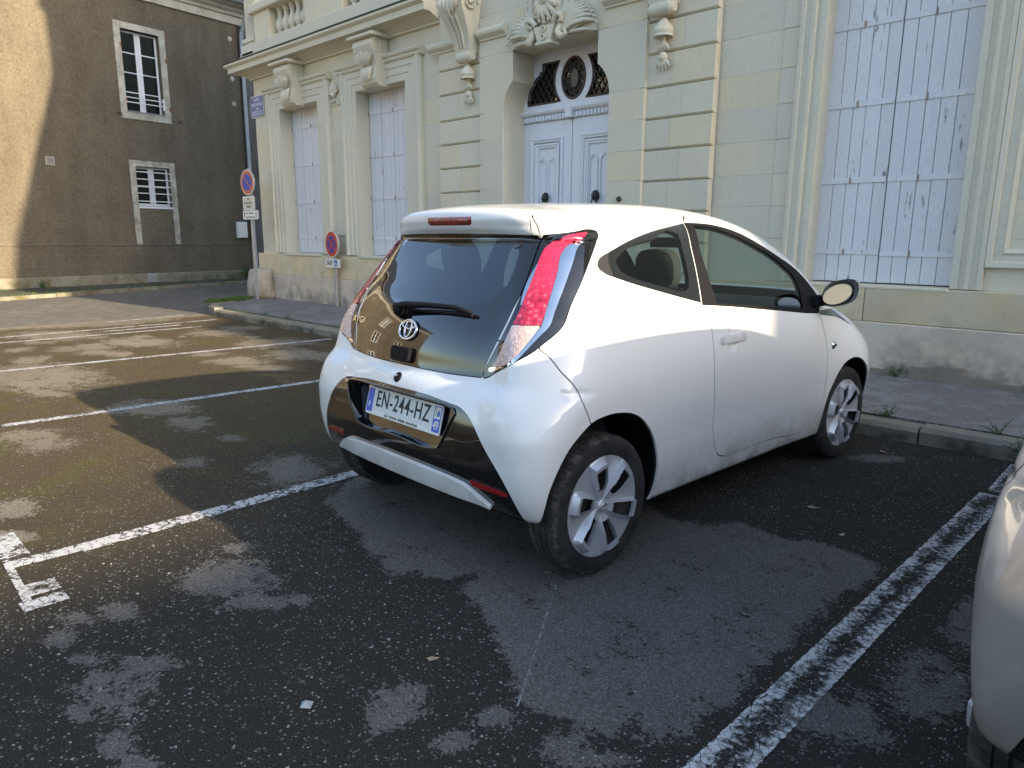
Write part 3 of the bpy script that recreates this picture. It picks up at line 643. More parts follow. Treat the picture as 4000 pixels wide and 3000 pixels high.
mpart(MB().box(-14.42, -8.28, 6.79, 7.4, 4.627, 4.642, .004), 'zinc_flashing', M['slate'], auto=None)
mpart(MB().box(-14.0, -8.28, 7.0, 7.36, 4.66, 4.93, .008), 'balustrade_base', M['ashlar'], auto=None)
mpart(MB().box(-13.60, -8.28, 6.96, 7.40, 5.42, 5.56, .02), 'balustrade_rail', M['carved'], auto=None)
for a, b in ((-13.50, -12.92), (-11.70, -10.55), (-9.2, -8.28)): mpart(MB().box(a, b, 7.03, 7.33, 4.93, 5.42, .006), 'balustrade_pier', M['ashlar'], auto=None)
bp = [(.075, 4.93), (.075, 4.96), (.05, 4.975), (.062, 5.0), (.05, 5.015), (.085, 5.06), (.098, 5.10), (.09, 5.15), (.055, 5.23), (.045, 5.28), (.055, 5.31), (.048, 5.33), (.07, 5.37), (.075, 5.385), (.075, 5.42)]
b0 = None
for x in [-12.76 + .215 * i for i in range(5)] + [-10.40 + .215 * i for i in range(6)]:
    if b0 is None: b0 = MB().lathe(bp, 16, 'z', (0, 7.18 - MO.y, 0)).build('baluster', M['carved'], man, auto=40); b0.location.x = x - MO.x
    else: q = dup(b0, man); q.location.x = x - MO.x
pl = MB().box(-14.08, -13.52, 6.98, 7.42, 4.66, 4.74, .01).box(-14.06, -13.54, 7.0, 7.4, 4.74, 4.80, .01).box(-14.0, -13.60, 7.06, 7.4, 4.80, 4.98, .01).box(-14.02, -13.58, 7.03, 7.4, 4.98, 5.06, .012)
mpart(pl, 'pilaster_base', M['carved'], auto=None)
fl = MB(); pts = [(-13.98, 7.45), (-13.98, 7.10)]
for k in range(7):
    a = -13.96 + .05 * k; pts += [(a, 7.10), (a + .008, 7.12), (a + .022, 7.128), (a + .036, 7.12), (a + .044, 7.10)]
pts += [(-13.60, 7.10), (-13.60, 7.45)]
mpart(fl.prism(pts[::-1], 'z', 5.06, 8.2), 'fluted_pilaster', M['carved'], auto=25)
# upper storey and roof (above the frame; they throw the long shadows over the square)
up = MB().box(-13.8, 7.0, 7.46, 21, 4.655, 9.2).box(-13.95, 9, 7.95, 21, .0, 4.65).box(-8.25, -3.9, 7.2, 7.5, 5.2, 9.2).box(-8.28, 9, 7.25, 7.6, 4.8, 5.2)
mpart(up, 'upper_wall', M['carved'], auto=None)
mpart(MB().box(-14.2, 7.1, 7.0, 21.4, 9.2, 9.5, .05), 'upper_cornice', M['carved'], auto=None)
mpart(MB().prism([(7.1, 9.5), (21.3, 9.5), (20.5, 11.1), (7.35, 11.0)], 'x', -13.9, 7.0), 'roof', M['slate'], auto=None)
mpart(MB().box(-3.1, -2.1, 7.6, 8.3, 10.9, 13.3).box(-3.2, -2.0, 7.5, 8.4, 13.3, 13.5), 'chimney', M['carved'], auto=None)
for a in (-12.0, -9.6, -6.1, -2.3, .6, 3.4):
    mpart(MB().box(a - .55, a + .55, 7.16 if -8 < a < -4 else 7.42, 7.5, 5.9, 8.3), 'upper_window', M['house_glass'], auto=None)
# ---------------- shutters
def shutter_mat():
    t = NT('shutter_paint'); g = t.new('ShaderNodeNewGeometry').outputs['Position']
    n = t.noise(g, 14, 5, .65, stretch=(1.6, 1, .22)); n2 = t.noise(g, 60, 4, .7, stretch=(1.4, 1, .35)); big = t.noise(g, 1.6, 3)
    oi = t.new('ShaderNodeObjectInfo').outputs['Random']
    c = t.mix(big, (.71, .705, .725), (.76, .745, .745)); c = t.mix(1.0, c, t.ramp(oi, [(0, .94), (1, 1.04)]), 'MULTIPLY')
    c = t.mix(t.ramp(n2, [(.35, .35), (.55, 0)]), c, (.50, .46, .46))
    fl = t.math('MULTIPLY', t.ramp(n, [(.62, 0), (.645, .9)]), t.ramp(t.noise(g, 3.2, 3), [(.50, 0), (.58, 1)]))
    st = t.noise(g, 46, 3, .6, stretch=(1.3, 1, .09)); fl = t.math('MAXIMUM', fl, t.math('MULTIPLY', t.ramp(st, [(.70, 0), (.74, .7)]), t.ramp(t.noise(g, 5, 3), [(.45, 0), (.6, 1)])))
    c = t.mix(fl, c, (.14, .12, .125))
    M['shutter_paint'] = t.set(color=c, rough=.6, spec=.3, normal=t.bump(t.math('SUBTRACT', n2, fl), .4, .004))
shutter_mat()
M['hinge_rust'] = plain('hinge_rust', (.34, .24, .19), .8, vary=.45, scale=60)
def shutter(parent, name, x0, planks, y, z0, z1, bands, hinge, label=None):
    sh = empty(name, (x0 - MO.x, y - MO.y, 0)); sh.parent = parent
    if label: sh['label'] = label
    x = 0
    for i, w in enumerate(planks):
        g = .0025; d = random.uniform(-.002, .002)
        MB().box(x + g, x + w - g, d, .03, z0 + random.uniform(0, .004), z1, .003).build('plank', M['shutter_paint'], sh); x += w
    for z in bands: MB().box(.004, x - .004, -.010, .0, z - .026, z + .026, .002).build('strap', M['shutter_paint'], sh)
    h = MB()
    for z in bands:
        for hx in hinge: h.box(hx - .009, hx + .009, -.016, .0, z - .024, z + .024, .004); h.tube([(hx, -.016, z - .03), (hx, -.016, z + .03)], .007, 8)
    h.build('hinge', M['hinge_rust'], sh)
    MB().box(.01, x - .01, .02, .04, z0, z1).build('backing', M['dark_void'], sh)
    return sh
shutter(man, 'shutter', -2.845, [.13, .12, .115, .135, .115], 7.40, .945, 4.0, [1.235, 1.91, 2.61, 3.31], [.0, .29])
shutter(man, 'shutter', -2.225, [.12, .13, .12, .13, .13], 7.402, .945, 4.0, [1.225, 1.91, 2.61, 3.31], [.26])
for x0 in (-12.985, -10.465):
    shutter(man, 'shutter', x0, [.085, .11, .13], 7.43, 1.035, 3.72, [1.32, 1.99, 2.68, 3.37], [.0])
    shutter(man, 'shutter', x0 + .33, [.12, .10, .11], 7.432, 1.035, 3.72, [1.32, 1.99, 2.68, 3.37], [])
    shutter(man, 'shutter', x0 + .665, [.11, .11, .11], 7.43, 1.035, 3.72, [1.32, 1.99, 2.68, 3.37], [.0])
    shutter(man, 'shutter', x0 + 1.0, [.11, .11, .10], 7.432, 1.035, 3.72, [1.32, 1.99, 2.68, 3.37], [.0])
mpart(MB().box(-2.86, -2.835, 7.375, 7.43, .94, 4.0).tube([(-2.852, 7.385, .95), (-2.852, 7.385, 4.0)], .018, 8), 'shutter_frame', M['shutter_paint'])
# ---------------- door
DY = 7.47
door = empty('entrance_door', (-6.08 - MO.x, DY - MO.y, 0)); door.parent = man
def dpart(mb, name, mat, auto=30):
    mb.V = [(v[0] + 6.08, v[1] - DY, v[2]) for v in mb.V]; return mb.build(name, mat, door, auto=auto)
# fanlight board with three pierced lights
def hole_board(outline, holes, y0, y1):
    mb = MB(); loops = [outline] + holes; vs = [Vector((p[0], p[1], 0)) for l in loops for p in l]; V = [(v.x, y0, v.y) for v in vs] + [(v.x, y1, v.y) for v in vs]; N = len(vs)
    tri = tessellate_polygon([[Vector((p[0], p[1], 0)) for p in l] for l in loops]); Fc = [tuple(t) for t in tri] + [tuple(N + i for i in t[::-1]) for t in tri]; k = 0
    for l in loops:
        n = len(l); Fc += [(k + i, k + (i + 1) % n, N + k + (i + 1) % n, N + k + i) for i in range(n)]; k += n
    return mb.add(V, Fc)
ovx, ovz = -6.08, 3.345
oval = [(ovx + .185 * math.cos(a), ovz + .245 * math.sin(a)) for a in np.linspace(0, 2 * PI, 36, endpoint=False)]
def side_light(s):
    P = [(-.78, 3.09), (-.30, 3.09)] + [(-.08 - .235 * math.cos(a), ovz + .30 * math.sin(a)) for a in np.linspace(-1.0, .88, 10)] + [(-.52, 3.575), (-.52, 3.48), (-.56, 3.48)] + [(-.40 - .38 * math.sin(a), 3.10 + .385 * math.cos(a)) for a in np.linspace(.45, 1.5, 7)]
    return [(ovx - s * p[0], p[1]) for p in P]
lights = [side_light(-1), side_light(1)]
ol = [(-6.94, 2.99), (-5.21, 2.99)] + [(-5.21, 3.05)] + arc(-5.63, 3.0, .43, 5, 55, 6) + [(-5.38, 3.72), (-6.78, 3.72)] + arc(-6.52, 3.0, .43, 125, 175, 6) + [(-6.94, 3.05)]
dpart(hole_board(ol, [oval] + lights, DY - .01, DY + .03), 'fanlight_frame', M['white_paint'])
def rim(loop, y, r, mb): return mb.tube([(p[0], y, p[1]) for p in loop], r, 6, closed=True)
r = MB(); rim(oval, DY - .012, .017, r)
for l in lights: rim(l, DY - .012, .014, r)
dpart(r, 'fanlight_rim', M['rust_brown'])
def inside(p, poly): return poly_sd(np.array([p]), poly)[0] < -.004
for l in lights:
    lat = MB(); xs = [p[0] for p in l]; zs = [p[1] for p in l]; x0, x1, z0, z1 = min(xs), max(xs), min(zs), max(zs)
    for s in (-1, 1):
        for k in range(-12, 14):
            run = []
            for i in range(60):
                t = i / 59; x = x0 + (x1 - x0) * t; z = z0 + k * .14 + s * (x - x0) * 1.45 + (0 if s > 0 else .5)
                if z0 - .1 < z < z1 + .1 and inside((x, z), l): run.append((x, DY + .004 + .006 * s, z))
                elif len(run) > 1: lat.tube([run[0], run[-1]], .008, 4); run = []
                else: run = []
            if len(run) > 1: lat.tube([run[0], run[-1]], .008, 4)
    dpart(lat, 'lattice', M['dark_iron'])
sc = MB(); sc.tube([(ovx + .07 * math.cos(a), DY, ovz + .12 * math.sin(a)) for a in np.linspace(0, 2 * PI, 24, endpoint=False)], .010, 6, closed=True)
for k in range(10):
    a = 2 * PI * k / 10; c0 = Vector((ovx + .125 * math.cos(a), DY, ovz + .18 * math.sin(a))); s = 1 if k % 2 else -1
    sc.tube([(c0.x + .042 * (1 - .75 * i / 16) * math.cos(a + s * i * .5), DY, c0.z + .042 * (1 - .75 * i / 16) * math.sin(a + s * i * .5)) for i in range(17)], [.010 - .0035 * i / 16 for i in range(17)], 5)
    sc.ball((c0.x, DY, c0.z), .013, 6)
    sc.tube([(ovx + .07 * math.cos(a + .3), DY, ovz + .12 * math.sin(a + .3)), (ovx + .18 * math.cos(a + .35), DY, ovz + .24 * math.sin(a + .35))], .006, 5)
dpart(sc, 'ironwork', M['dark_iron'])
for l in lights + [oval]: dpart(MB().sheet(l, P=lambda p: (p[0], DY + .022, p[1])), 'pane', M['house_glass'], None)
dpart(MB().sheet([(ovx + .068 * math.cos(a), ovz + .118 * math.sin(a)) for a in np.linspace(0, 2 * PI, 24, endpoint=False)], P=lambda p: (p[0], DY + .002, p[1])), 'oval_plate', plain('oval_plate', (.10, .075, .055), .4), None)
tb = [(2.86, .0), (2.86, .035), (2.875, .04), (2.93, .04), (2.935, .055), (2.95, .085), (2.975, .10), (2.99, .10), (3.0, .0)]
dpart(MB().prism([(DY - h, z) for z, h in tb] + [(DY + .05, 3.0), (DY + .05, 2.86)], 'x', -6.97, -5.2), 'transom', M['white_paint'])
dn = MB()
for k in range(30):
    x = -6.90 + .057 * k
    if abs(x + 6.07) < .07: continue
    dn.box(x, x + .034, DY - .062, DY - .03, 2.868, 2.925, .003)
dpart(dn.box(-6.14, -6.03, DY - .11, DY - .02, 2.86, 2.99, .006), 'dentils', M['white_paint'], None)
dpart(MB().box(-6.94, -5.21, DY + .012, DY + .05, .14, 2.862), 'door_back', M['white_paint'], None)
for s in (-1, 1):
    a, b = (-6.93, -6.088) if s < 0 else (-6.075, -5.22); L = MB(); x0, x1 = a, b; z0, z1 = .16, 2.855; st = .135
    L.box(x0, x0 + st, DY - .012, DY + .02, z0, z1, .004).box(x1 - st, x1, DY - .012, DY + .02, z0, z1, .004).box(x0 + st, x1 - st, DY - .012, DY + .02, 2.65, z1, .004).box(x0 + st, x1 - st, DY - .012, DY + .02, z0, .4, .004).box(x0 + st, x1 - st, DY - .012, DY + .02, 1.15, 1.4, .004)
    lf = dpart(L, 'door_leaf', M['white_paint'], None)
    pm = [(0, 0), (0, .03), (-.02, .035), (-.035, .02), (-.05, .02), (-.06, .0)]
    P = MB()
    for (pz0, pz1) in ((1.4, 2.65), (.4, 1.15)):
        for ins, dd in ((0.0, DY), (.075, DY + .008)):
            q = ring(x0 + st + ins, x1 - st - ins, pz0 + ins, pz1 - ins, dd, pm); P.add(q.V, q.F)
    xm = (x0 + x1) / 2
    for k in (-1, 1):   # ogee-headed sunk flutes
        xa = xm + k * .085
        P.tube([(xa - .06, DY + .004, 1.56), (xa - .06, DY + .004, 2.30), (xa - .045, DY, 2.36), (xa - .02, DY, 2.365), (xa, DY, 2.40), (xa + .02, DY, 2.365), (xa + .045, DY, 2.36), (xa + .06, DY + .004, 2.30), (xa + .06, DY + .004, 1.56)], .009, 6)
    q = dpart(P, 'panel_moulding', M['white_paint'], 30)
    kx = xm + (.0 if s < 0 else -.02)
    h = MB().ball((kx, DY - .05, 1.875), .045, 10, (1, .8, 1.15)).ball((kx, DY - .085, 1.86), .02, 8)
    for i in range(11): a2 = 2 * PI * i / 11; h.ball((kx + .048 * math.cos(a2), DY - .03, 1.88 + .055 * math.sin(a2)), .017, 6)
    h.tube([(kx + .035 * math.cos(a2), DY - .06, 1.80 + .05 * math.sin(a2)) for a2 in np.linspace(0, 2 * PI, 16, endpoint=False)], .009, 6, closed=True)
    dpart(h, 'door_knocker', M['dark_iron'], 40)
dpart(MB().box(-7.0, -5.15, DY + .052, DY + .06, .1, 3.75), 'door_void', M['dark_void'], None)
mpart(MB().box(-7.0, -5.1, 6.75, 7.5, .12, .19, .015), 'door_step', M['kerb_stone'], auto=None)
bl = MB().lathe([(.0, -.035), (.018, -.035), (.028, -.02), (.034, 0), (.034, .01)], 14, 'y', (-5.02, YD - .004, 1.80)); mpart(bl, 'bell_push', M['dark_iron'])
# ================================================================== TAN ROUGHCAST HOUSE ACROSS THE STREET
HA = Vector((-20.673, 3.835)); HD = Vector((-.811, 6.549)).normalized()
HRZ = math.atan2(HD.y, HD.x)                     # local x runs along the wall, local -y faces the square
def hbox(mb, t0, t1, d0, d1, z0, z1, b=0): return mb.box(t0, t1, -d1, -d0, z0, z1, b)   # d = how far it stands proud of the wall
hs = empty('roughcast_house', (HA.x, HA.y, 0), HRZ, 'tan roughcast house across the street, half in sunlight', 'house')
def hole_wall(x0, x1, z0, z1, holes, y0, y1):
    """wall slab with rectangular openings, built from strips"""
    mb = MB(); xs = sorted({x0, x1} | {h[0] for h in holes} | {h[1] for h in holes})
    for a, b in zip(xs, xs[1:]):
        hh = sorted([h for h in holes if h[0] <= a + 1e-6 and h[1] >= b - 1e-6], key=lambda h: h[2]); z = z0
        for h in hh:
            if h[2] > z: mb.box(a, b, y0, y1, z, h[2])
            z = h[3]
        if z < z1: mb.box(a, b, y0, y1, z, z1)
    return mb
wins = [(3.44, 4.46, 4.54, 6.61), (3.50, 4.44, 2.13, 3.17)]
left = [(-2.6, -1.6, 4.54, 6.61), (-2.6, -1.6, 1.2, 3.3), (-7.6, -6.6, 4.54, 6.61), (-7.6, -6.6, 1.2, 3.3), (-11.8, -10.8, 4.54, 6.61), (-11.6, -10.7, .2, 3.2)]
w = hole_wall(-15, 6.93, 1.08, 7.42, wins + left, 0, .35); w.build('wall', M['tan_roughcast'], hs)
hbox(MB(), -15, 6.93, -8, -.36, 0, 7.42).build('house_core', M['dark_void'], hs)
# plinth with ruled joints : rendered courses as separate slabs
zz = [.31, .57, .83, 1.075]
for ci, (a, b) in enumerate(zip(zz, zz[1:])):
    x = -15 + (.4 if ci % 2 else 0)
    if ci % 2: hbox(MB(), -15, x - .006, -.3, .045, a + .004, b - .004, .004).build('plinth_slab', M['tan_roughcast'], hs)
    while x < 6.9:
        L = .95 if x > -2 else 2.4; e = min(x + L, 6.93)
        hbox(MB(), x + .006, e - .006, -.3, .045 + random.uniform(-.002, .002), a + .005, b - .005, .004).build('plinth_slab', M['tan_roughcast'], hs); x = e
hbox(MB(), -15, 6.93, -.3, .036, .3, 1.07).build('plinth_joint', M['joint_render'], hs)
hbox(MB(), -15, 6.94, -.3, .06, 1.078, 1.10, .01).build('plinth_edge', M['joint_render'], hs)
hbox(MB(), -15, 6.93, -.3, .07, -.02, .305, .015).build('footing', M['footing_stone'], hs)
# eaves : white cornice band, gutter, slate roof
e = MB().prism([(.0, 7.42), (-.05, 7.42), (-.05, 7.62), (-.10, 7.64), (-.12, 7.72), (-.20, 7.76), (-.22, 7.82), (-.34, 7.86), (-.36, 7.95), (.1, 7.95), (.1, 7.42)], 'x', -15, 7.05)
e.build('eaves_cornice', M['white_trim'], hs, auto=25)
MB().prism([(-.52, 7.97), (4, 10.6), (4, 10.7), (-.55, 8.05)], 'x', -15, 7.2).build('roof', M['slate'], hs)
g = MB(); n = 9; pr = [(-.45 + .07 * math.cos(a), 7.97 + .07 * math.sin(a)) for a in np.linspace(PI, 2 * PI, n)]; pr2 = [(-.45 + .06 * math.cos(a), 7.97 + .06 * math.sin(a)) for a in np.linspace(2 * PI, PI, n)]
g.prism(pr + pr2, 'x', -15, 7.2).build('gutter', M['zinc'], hs, auto=40)
dp = MB().tube([(6.98, -.45, 7.92), (6.98, -.43, 7.75), (6.95, -.26, 7.45), (6.92, -.12, 7.2), (6.92, -.11, 6.8), (6.92, -.11, 1.2), (6.93, -.11, .45), (6.94, -.20, .12)], .055, 12)
for z in (3.0, 5.1, 6.9, 1.3): dp.tube([(6.92, -.11, z - .025), (6.92, -.11, z + .025)], .066, 12)
dp.build('downpipe', M['zinc'], hs, auto=40)
hbox(MB(), 6.86, 6.875, -.02, .03, 1.1, 7.4).build('wall_edge', M['dark_iron'], hs)
for z in (7.0, 5.9, 5.2): MB().ball((6.62, -.0, z), .07, 8, (1, .12, 1)).build('patch', M['white_trim'], hs)
# windows
def sash(t0, t1, z0, z1, d, rows, sill=True):
    f = empty('window', ((t0 + t1) / 2, d, z0)); f.parent = hs; ox, oz = (t0 + t1) / 2, z0
    def b(mb, nm, m): mb.V = [(v[0] - ox, v[1], v[2] - oz) for v in mb.V]; return mb.build(nm, M[m], f)
    fr = MB(); s = .05; m = (t0 + t1) / 2
    for a, c in ((t0, t0 + s), (t1 - s, t1), (m - .075, m - .012), (m + .012, m + .075)): fr.box(a, c, -.02, .04, z0 + s, z1 - s, .006)
    fr.box(m - .012, m + .012, -.03, .04, z0 + s, z1 - s); fr.box(t0, t1, -.02, .04, z0, z0 + s + .02, .006).box(t0, t1, -.02, .04, z1 - s, z1, .006)
    b(fr, 'window_frame', 'white_paint')
    if rows > 1:
        g = MB()
        for r in range(1, rows):
            z = z0 + s + (z1 - z0 - 2 * s) * r / rows; g.box(t0 + s, m - .075, -.008, .03, z - .012, z + .012).box(m + .075, t1 - s, -.008, .03, z - .012, z + .012)
        b(g, 'glazing_bar', 'white_paint')
    for a, c in ((t0 + s, m - .075), (m + .075, t1 - s)): b(MB().box(a, c, .012, .016, z0 + s, z1 - s), 'pane', 'house_glass')
    b(MB().box(t0, t1, .25, .26, z0, z1), 'dark_room', 'dark_void')
    return f
sash(3.44, 4.46, 4.54, 6.61, .16, 4); sash(3.50, 4.44, 2.13, 3.17, .13, 2)
for a, b, z0, z1 in left: sash(a, b, z0, z1, .15, 3)
def surround(t0, t1, z0, z1, w, down=None, sill=True):
    zb = z0 if down is None else down; m = MB()
    hbox(m, t0 - w, t0, -.3, .03, zb - (w if down is None else 0), z1 + w, .006); hbox(m, t1, t1 + w, -.3, .03, zb - (w if down is None else 0), z1 + w, .006); hbox(m, t0, t1, -.3, .03, z1, z1 + w, .006)
    if down is None: hbox(m, t0, t1, -.3, .035, z0 - w, z0 + .01, .006)
    return m.build('window_surround', M['white_trim'], hs)
surround(3.44, 4.46, 4.54, 6.61, .165); surround(3.50, 4.44, 2.13, 3.17, .155, 1.10)
hbox(MB(), 3.50, 4.44, -.3, -.02, 1.10, 2.06).build('infill_panel', M['tan_roughcast'], hs)
hbox(MB(), 3.50, 4.44, -.3, .02, 2.062, 2.12, .01).build('window_sill', M['white_paint'], hs)
hbox(MB(), 3.46, 4.44, -.2, .05, 4.555, 4.585, .01).build('window_sill', M['zinc'], hs)
for a, b, z0, z1 in left: surround(a, b, z0, z1, .15)
def bars(t0, t1, zs, d):
    for z in zs: MB().tube([(t0, -d, z), (t1, -d, z)], .014, 8).build('window_bar', M['rail_white'], hs)
bars(3.42, 4.50, (4.80, 4.92), .035); bars(3.49, 4.46, (2.26, 2.47, 2.66, 2.84, 3.03), .01)
hbox(MB(), 4.42, 4.46, 0, .05, 4.70, 5.0, .004).build('rail_bracket', M['rail_white'], hs)
# shutter hooks, vent tile, meter box, drain cover, crack
for t, z in ((3.20, 4.50), (4.85, 4.47)):
    MB().ball((t, -.02, z), .045, 8, (1, .5, .8)).tube([(t, -.03, z), (t + .06, -.06, z - .01), (t + .085, -.05, z - .08)], .010, 6).build('shutter_hook', M['rust_brown'], hs)
for t, z in ((3.42, 6.2), (4.60, 6.0), (4.60, 4.75), (3.44, 4.85)): MB().box(t - .02, t + .02, -.045, 0, z - .06, z + .06, .006).build('shutter_pin', M['rust'], hs)
hbox(MB(), 1.335, 1.53, -.05, .012, 3.035, 3.235, .006).build('vent_frame', M['white_trim'], hs); hbox(MB(), 1.355, 1.51, -.05, .016, 3.055, 3.215).build('vent_tile', plain('vent_tile', (.22, .21, .19), .6), hs)
m = MB(); hbox(m, 6.39, 6.72, 0, .10, 1.28, 1.76, .012); m.build('meter_box', M['sign_white'], hs); hbox(MB(), 6.41, 6.70, .10, .108, 1.30, 1.74, .004).build('meter_door', M['sign_white'], hs)
m = MB(); hbox(m, 3.52, 3.79, .06, .085, .05, .29, .01); 
for i in range(3): hbox(m, 3.54, 3.77, .085, .10, .08 + .07 * i, .11 + .07 * i)
m.build('vent_grille', M['galv'], hs)
def crack(pts, w=.012):
    mb = MB(); V = []
    for i, (t, z) in enumerate(pts): k = w * random.uniform(.5, 1.2); V += [(t - k, -.004, z), (t + k, -.004, z)]
    mb.add(V, [(2 * i, 2 * i + 1, 2 * i + 3, 2 * i + 2) for i in range(len(pts) - 1)]).build('crack_filler', M['joint_render'], hs)
def jag(a, b, n, amp): return [(a[0] + (b[0] - a[0]) * k / n + random.uniform(-amp, amp), a[1] + (b[1] - a[1]) * k / n) for k in range(n + 1)]
crack(jag((4.25, 7.4), (4.36, 6.8), 7, .03)); crack(jag((4.50, 4.37), (4.55, 3.30), 12, .035)); crack(jag((4.47, 4.3), (4.5, 3.9), 5, .02), .008)
# grey neighbour behind, with a dark louvred shutter, in the gap beside the mansion
nb = empty('grey_house', (HA.x + HD.x * 7.1, HA.y + HD.y * 7.1, 0), HRZ, 'narrow strip of grey house wall with dark louvred shutter behind the downpipe', 'house')
MB().box(0, 14, .12, 6, 0, 8.6).build('wall', M['grey_render'], nb); MB().prism([(-.1, 8.6), (5, 11), (5, 8.6)], 'x', -.0, 14).build('roof', M['slate'], nb)
MB().prism([(.12, 8.0), (-.02, 8.05), (-.06, 8.3), (-.2, 8.4), (-.2, 8.6), (.12, 8.6)], 'x', 0, 14).build('eaves_cornice', M['white_trim'], nb)
ls = MB()
for i in range(40): ls.box(.55, 1.3, .03, .05, 3.6 + i * .06, 3.64 + i * .06)
ls.box(.5, .55, .02, .08, 3.5, 6.1).box(1.3, 1.35, .02, .08, 3.5, 6.1).box(.5, 1.35, .02, .08, 3.5, 3.58); ls.build('louvred_shutter', M['dark_iron'], nb)
MB().box(.5, 1.35, .055, .10, 3.5, 6.1).build('shutter_back', M['dark_void'], nb)
MB().prism([(.12, 3.2), (-.06, 3.2), (-.10, 3.4), (.12, 3.46)], 'x', .3, 1.6).build('window_sill', M['white_trim'], nb)
# small wall lamp high on the tan house
# ================================================================== HOUSES ROUND THE SQUARE (seen in the hatch glass and mirror; they shade the foreground)
def simple_house(name, label, x0, x1, y0, y1, h, face, mat, rh=2.2, nw=4, floors=2, shut=None, dim=(.95, 1.5)):
    r = empty(name, ((x0 + x1) / 2, (y0 + y1) / 2, 0), 0, label, 'house'); cx, cy = (x0 + x1) / 2, (y0 + y1) / 2
    def b(mb, nm, m): mb.V = [(v[0] - cx, v[1] - cy, v[2]) for v in mb.V]; return mb.build(nm, M[m], r)
    b(MB().box(x0, x1, y0, y1, -.01, h), 'wall', mat); o = .25
    if face in 'NS': b(MB().prism([(y0 - o, h), (y1 + o, h), ((y0 + y1) / 2, h + rh)], 'x', x0 - .1, x1 + .1), 'roof', 'slate')
    else: b(MB().prism([(x0 - o, h), (x1 + o, h), ((x0 + x1) / 2, h + rh)], 'y', y0 - .1, y1 + .1), 'roof', 'slate')
    b(MB().box(x0 + .6, x0 + 1.4, cy - .4, cy + .4, h, h + rh + 1), 'chimney', mat)
    L = (x1 - x0) if face in 'NS' else (y1 - y0)
    for f in range(floors):
        for k in range(nw):
            s = (k + .5) * L / nw; z0 = .5 + f * (h - .3) / floors + (.4 if f else 0); z1 = z0 + dim[1]; w = dim[0] / 2
            if face in 'NS':
                yy = y1 if face == 'N' else y0; sg = 1 if face == 'N' else -1; xx = x0 + s
                B = lambda m, a, c, d, e, za, zb: m.box(xx + a, xx + c, min(yy + sg * d, yy + sg * e), max(yy + sg * d, yy + sg * e), za, zb)
            else:
                xe = x1 if face == 'E' else x0; sg = 1 if face == 'E' else -1; yy = y0 + s
                B = lambda m, a, c, d, e, za, zb: m.box(min(xe + sg * d, xe + sg * e), max(xe + sg * d, xe + sg * e), yy + a, yy + c, za, zb)
            fr = MB(); B(fr, -w - .12, -w, .0, .05, z0 - .12, z1 + .12); B(fr, w, w + .12, .0, .05, z0 - .12, z1 + .12); B(fr, -w, w, 0, .05, z1, z1 + .12); B(fr, -w, w, 0, .05, z0 - .12, z0); B(fr, -.03, .03, .01, .03, z0, z1)
            fo = b(fr, 'window', 'white_trim'); p = MB(); B(p, -w, w, .004, .012, z0, z1); p.V = [(v[0] - cx, v[1] - cy, v[2]) for v in p.V]; p.build('pane', M['dark_void'], fo)
    return r
simple_house('town_house', 'pale rendered house on the far side of the square, reflected in the hatch', -12, -2, -44, -36, 6.2, 'N', 'pale_wall')
simple_house('town_house', 'tall narrow stone house beside the pale rendered one across the square', -1.8, 5, -45, -35.5, 7.6, 'N', 'cream_wall', 2.6, 3)
simple_house('town_house', 'long low house closing the far side of the square', 5.3, 19, -45, -36, 5.6, 'N', 'pale_wall', 2.0, 5)
simple_house('town_house', 'grey stone house at the far right corner of the square', 19.5, 30, -44, -34, 7.2, 'N', 'far_wall', 2.4, 4)
simple_house('town_house', 'tall house right of the square whose shadow lies over the parking bays', 23.6, 33, -26, 4.22, 9.3, 'W', 'pale_wall', 1.6, 9, 3)
simple_house('town_house', 'low house next to the mansion on its right', 9.2, 13.0, 7.3, 14, 6.6, 'S', 'pale_wall', 1.4, 2)
simple_house('town_house', 'taller house two doors right of the mansion', 13.2, 19, 7.3, 14, 8.4, 'S', 'far_wall', 1.4, 3)
simple_house('town_house', 'third house right of the mansion with five windows per floor', 19.2, 28.4, 7.3, 14, 9.6, 'S', 'pale_wall', 1.4, 5)
simple_house('town_house', 'tallest house at the end of the row right of the mansion', 28.6, 48, 7.25, 15, 12.2, 'S', 'far_wall', 2.6, 7, 3)
# ================================================================== SIGNS, BOLLARD, PLANTS
def disc(mb, r, y0, y1, n=40, c=(0, 0)):
    P = [(c[0] + r * math.cos(a), c[1] + r * math.sin(a)) for a in np.linspace(0, 2 * PI, n, endpoint=False)]
    return mb.prism(P, 'y', y0, y1)
def rrect(w, h, r, n=5):
    P = []
    for sx, sz, a0 in ((1, 1, 0), (-1, 1, 90), (-1, -1, 180), (1, -1, 270)):
        for k in range(n + 1):
            a = math.radians(a0 + 90 * k / n); P.append((sx * (w / 2 - r) + r * math.cos(a), sz * (h / 2 - r) + r * math.sin(a)))
    return P
TX = lambda x, z, y=-.001: frame((x, y, z), (1, 0, 0), (0, 0, 1))
def post(root, h, lean=0): MB().box(-.035, .035, .03, .065, 0, h, .006).build('post', M['galv'], root); MB().box(-.028, .028, .065, .07, 0, h).build('post_back', M['galv'], root)
def half_disc(r, a0, n=24): return [(r * math.cos(a), r * math.sin(a)) for a in np.linspace(a0, a0 + PI, n)]
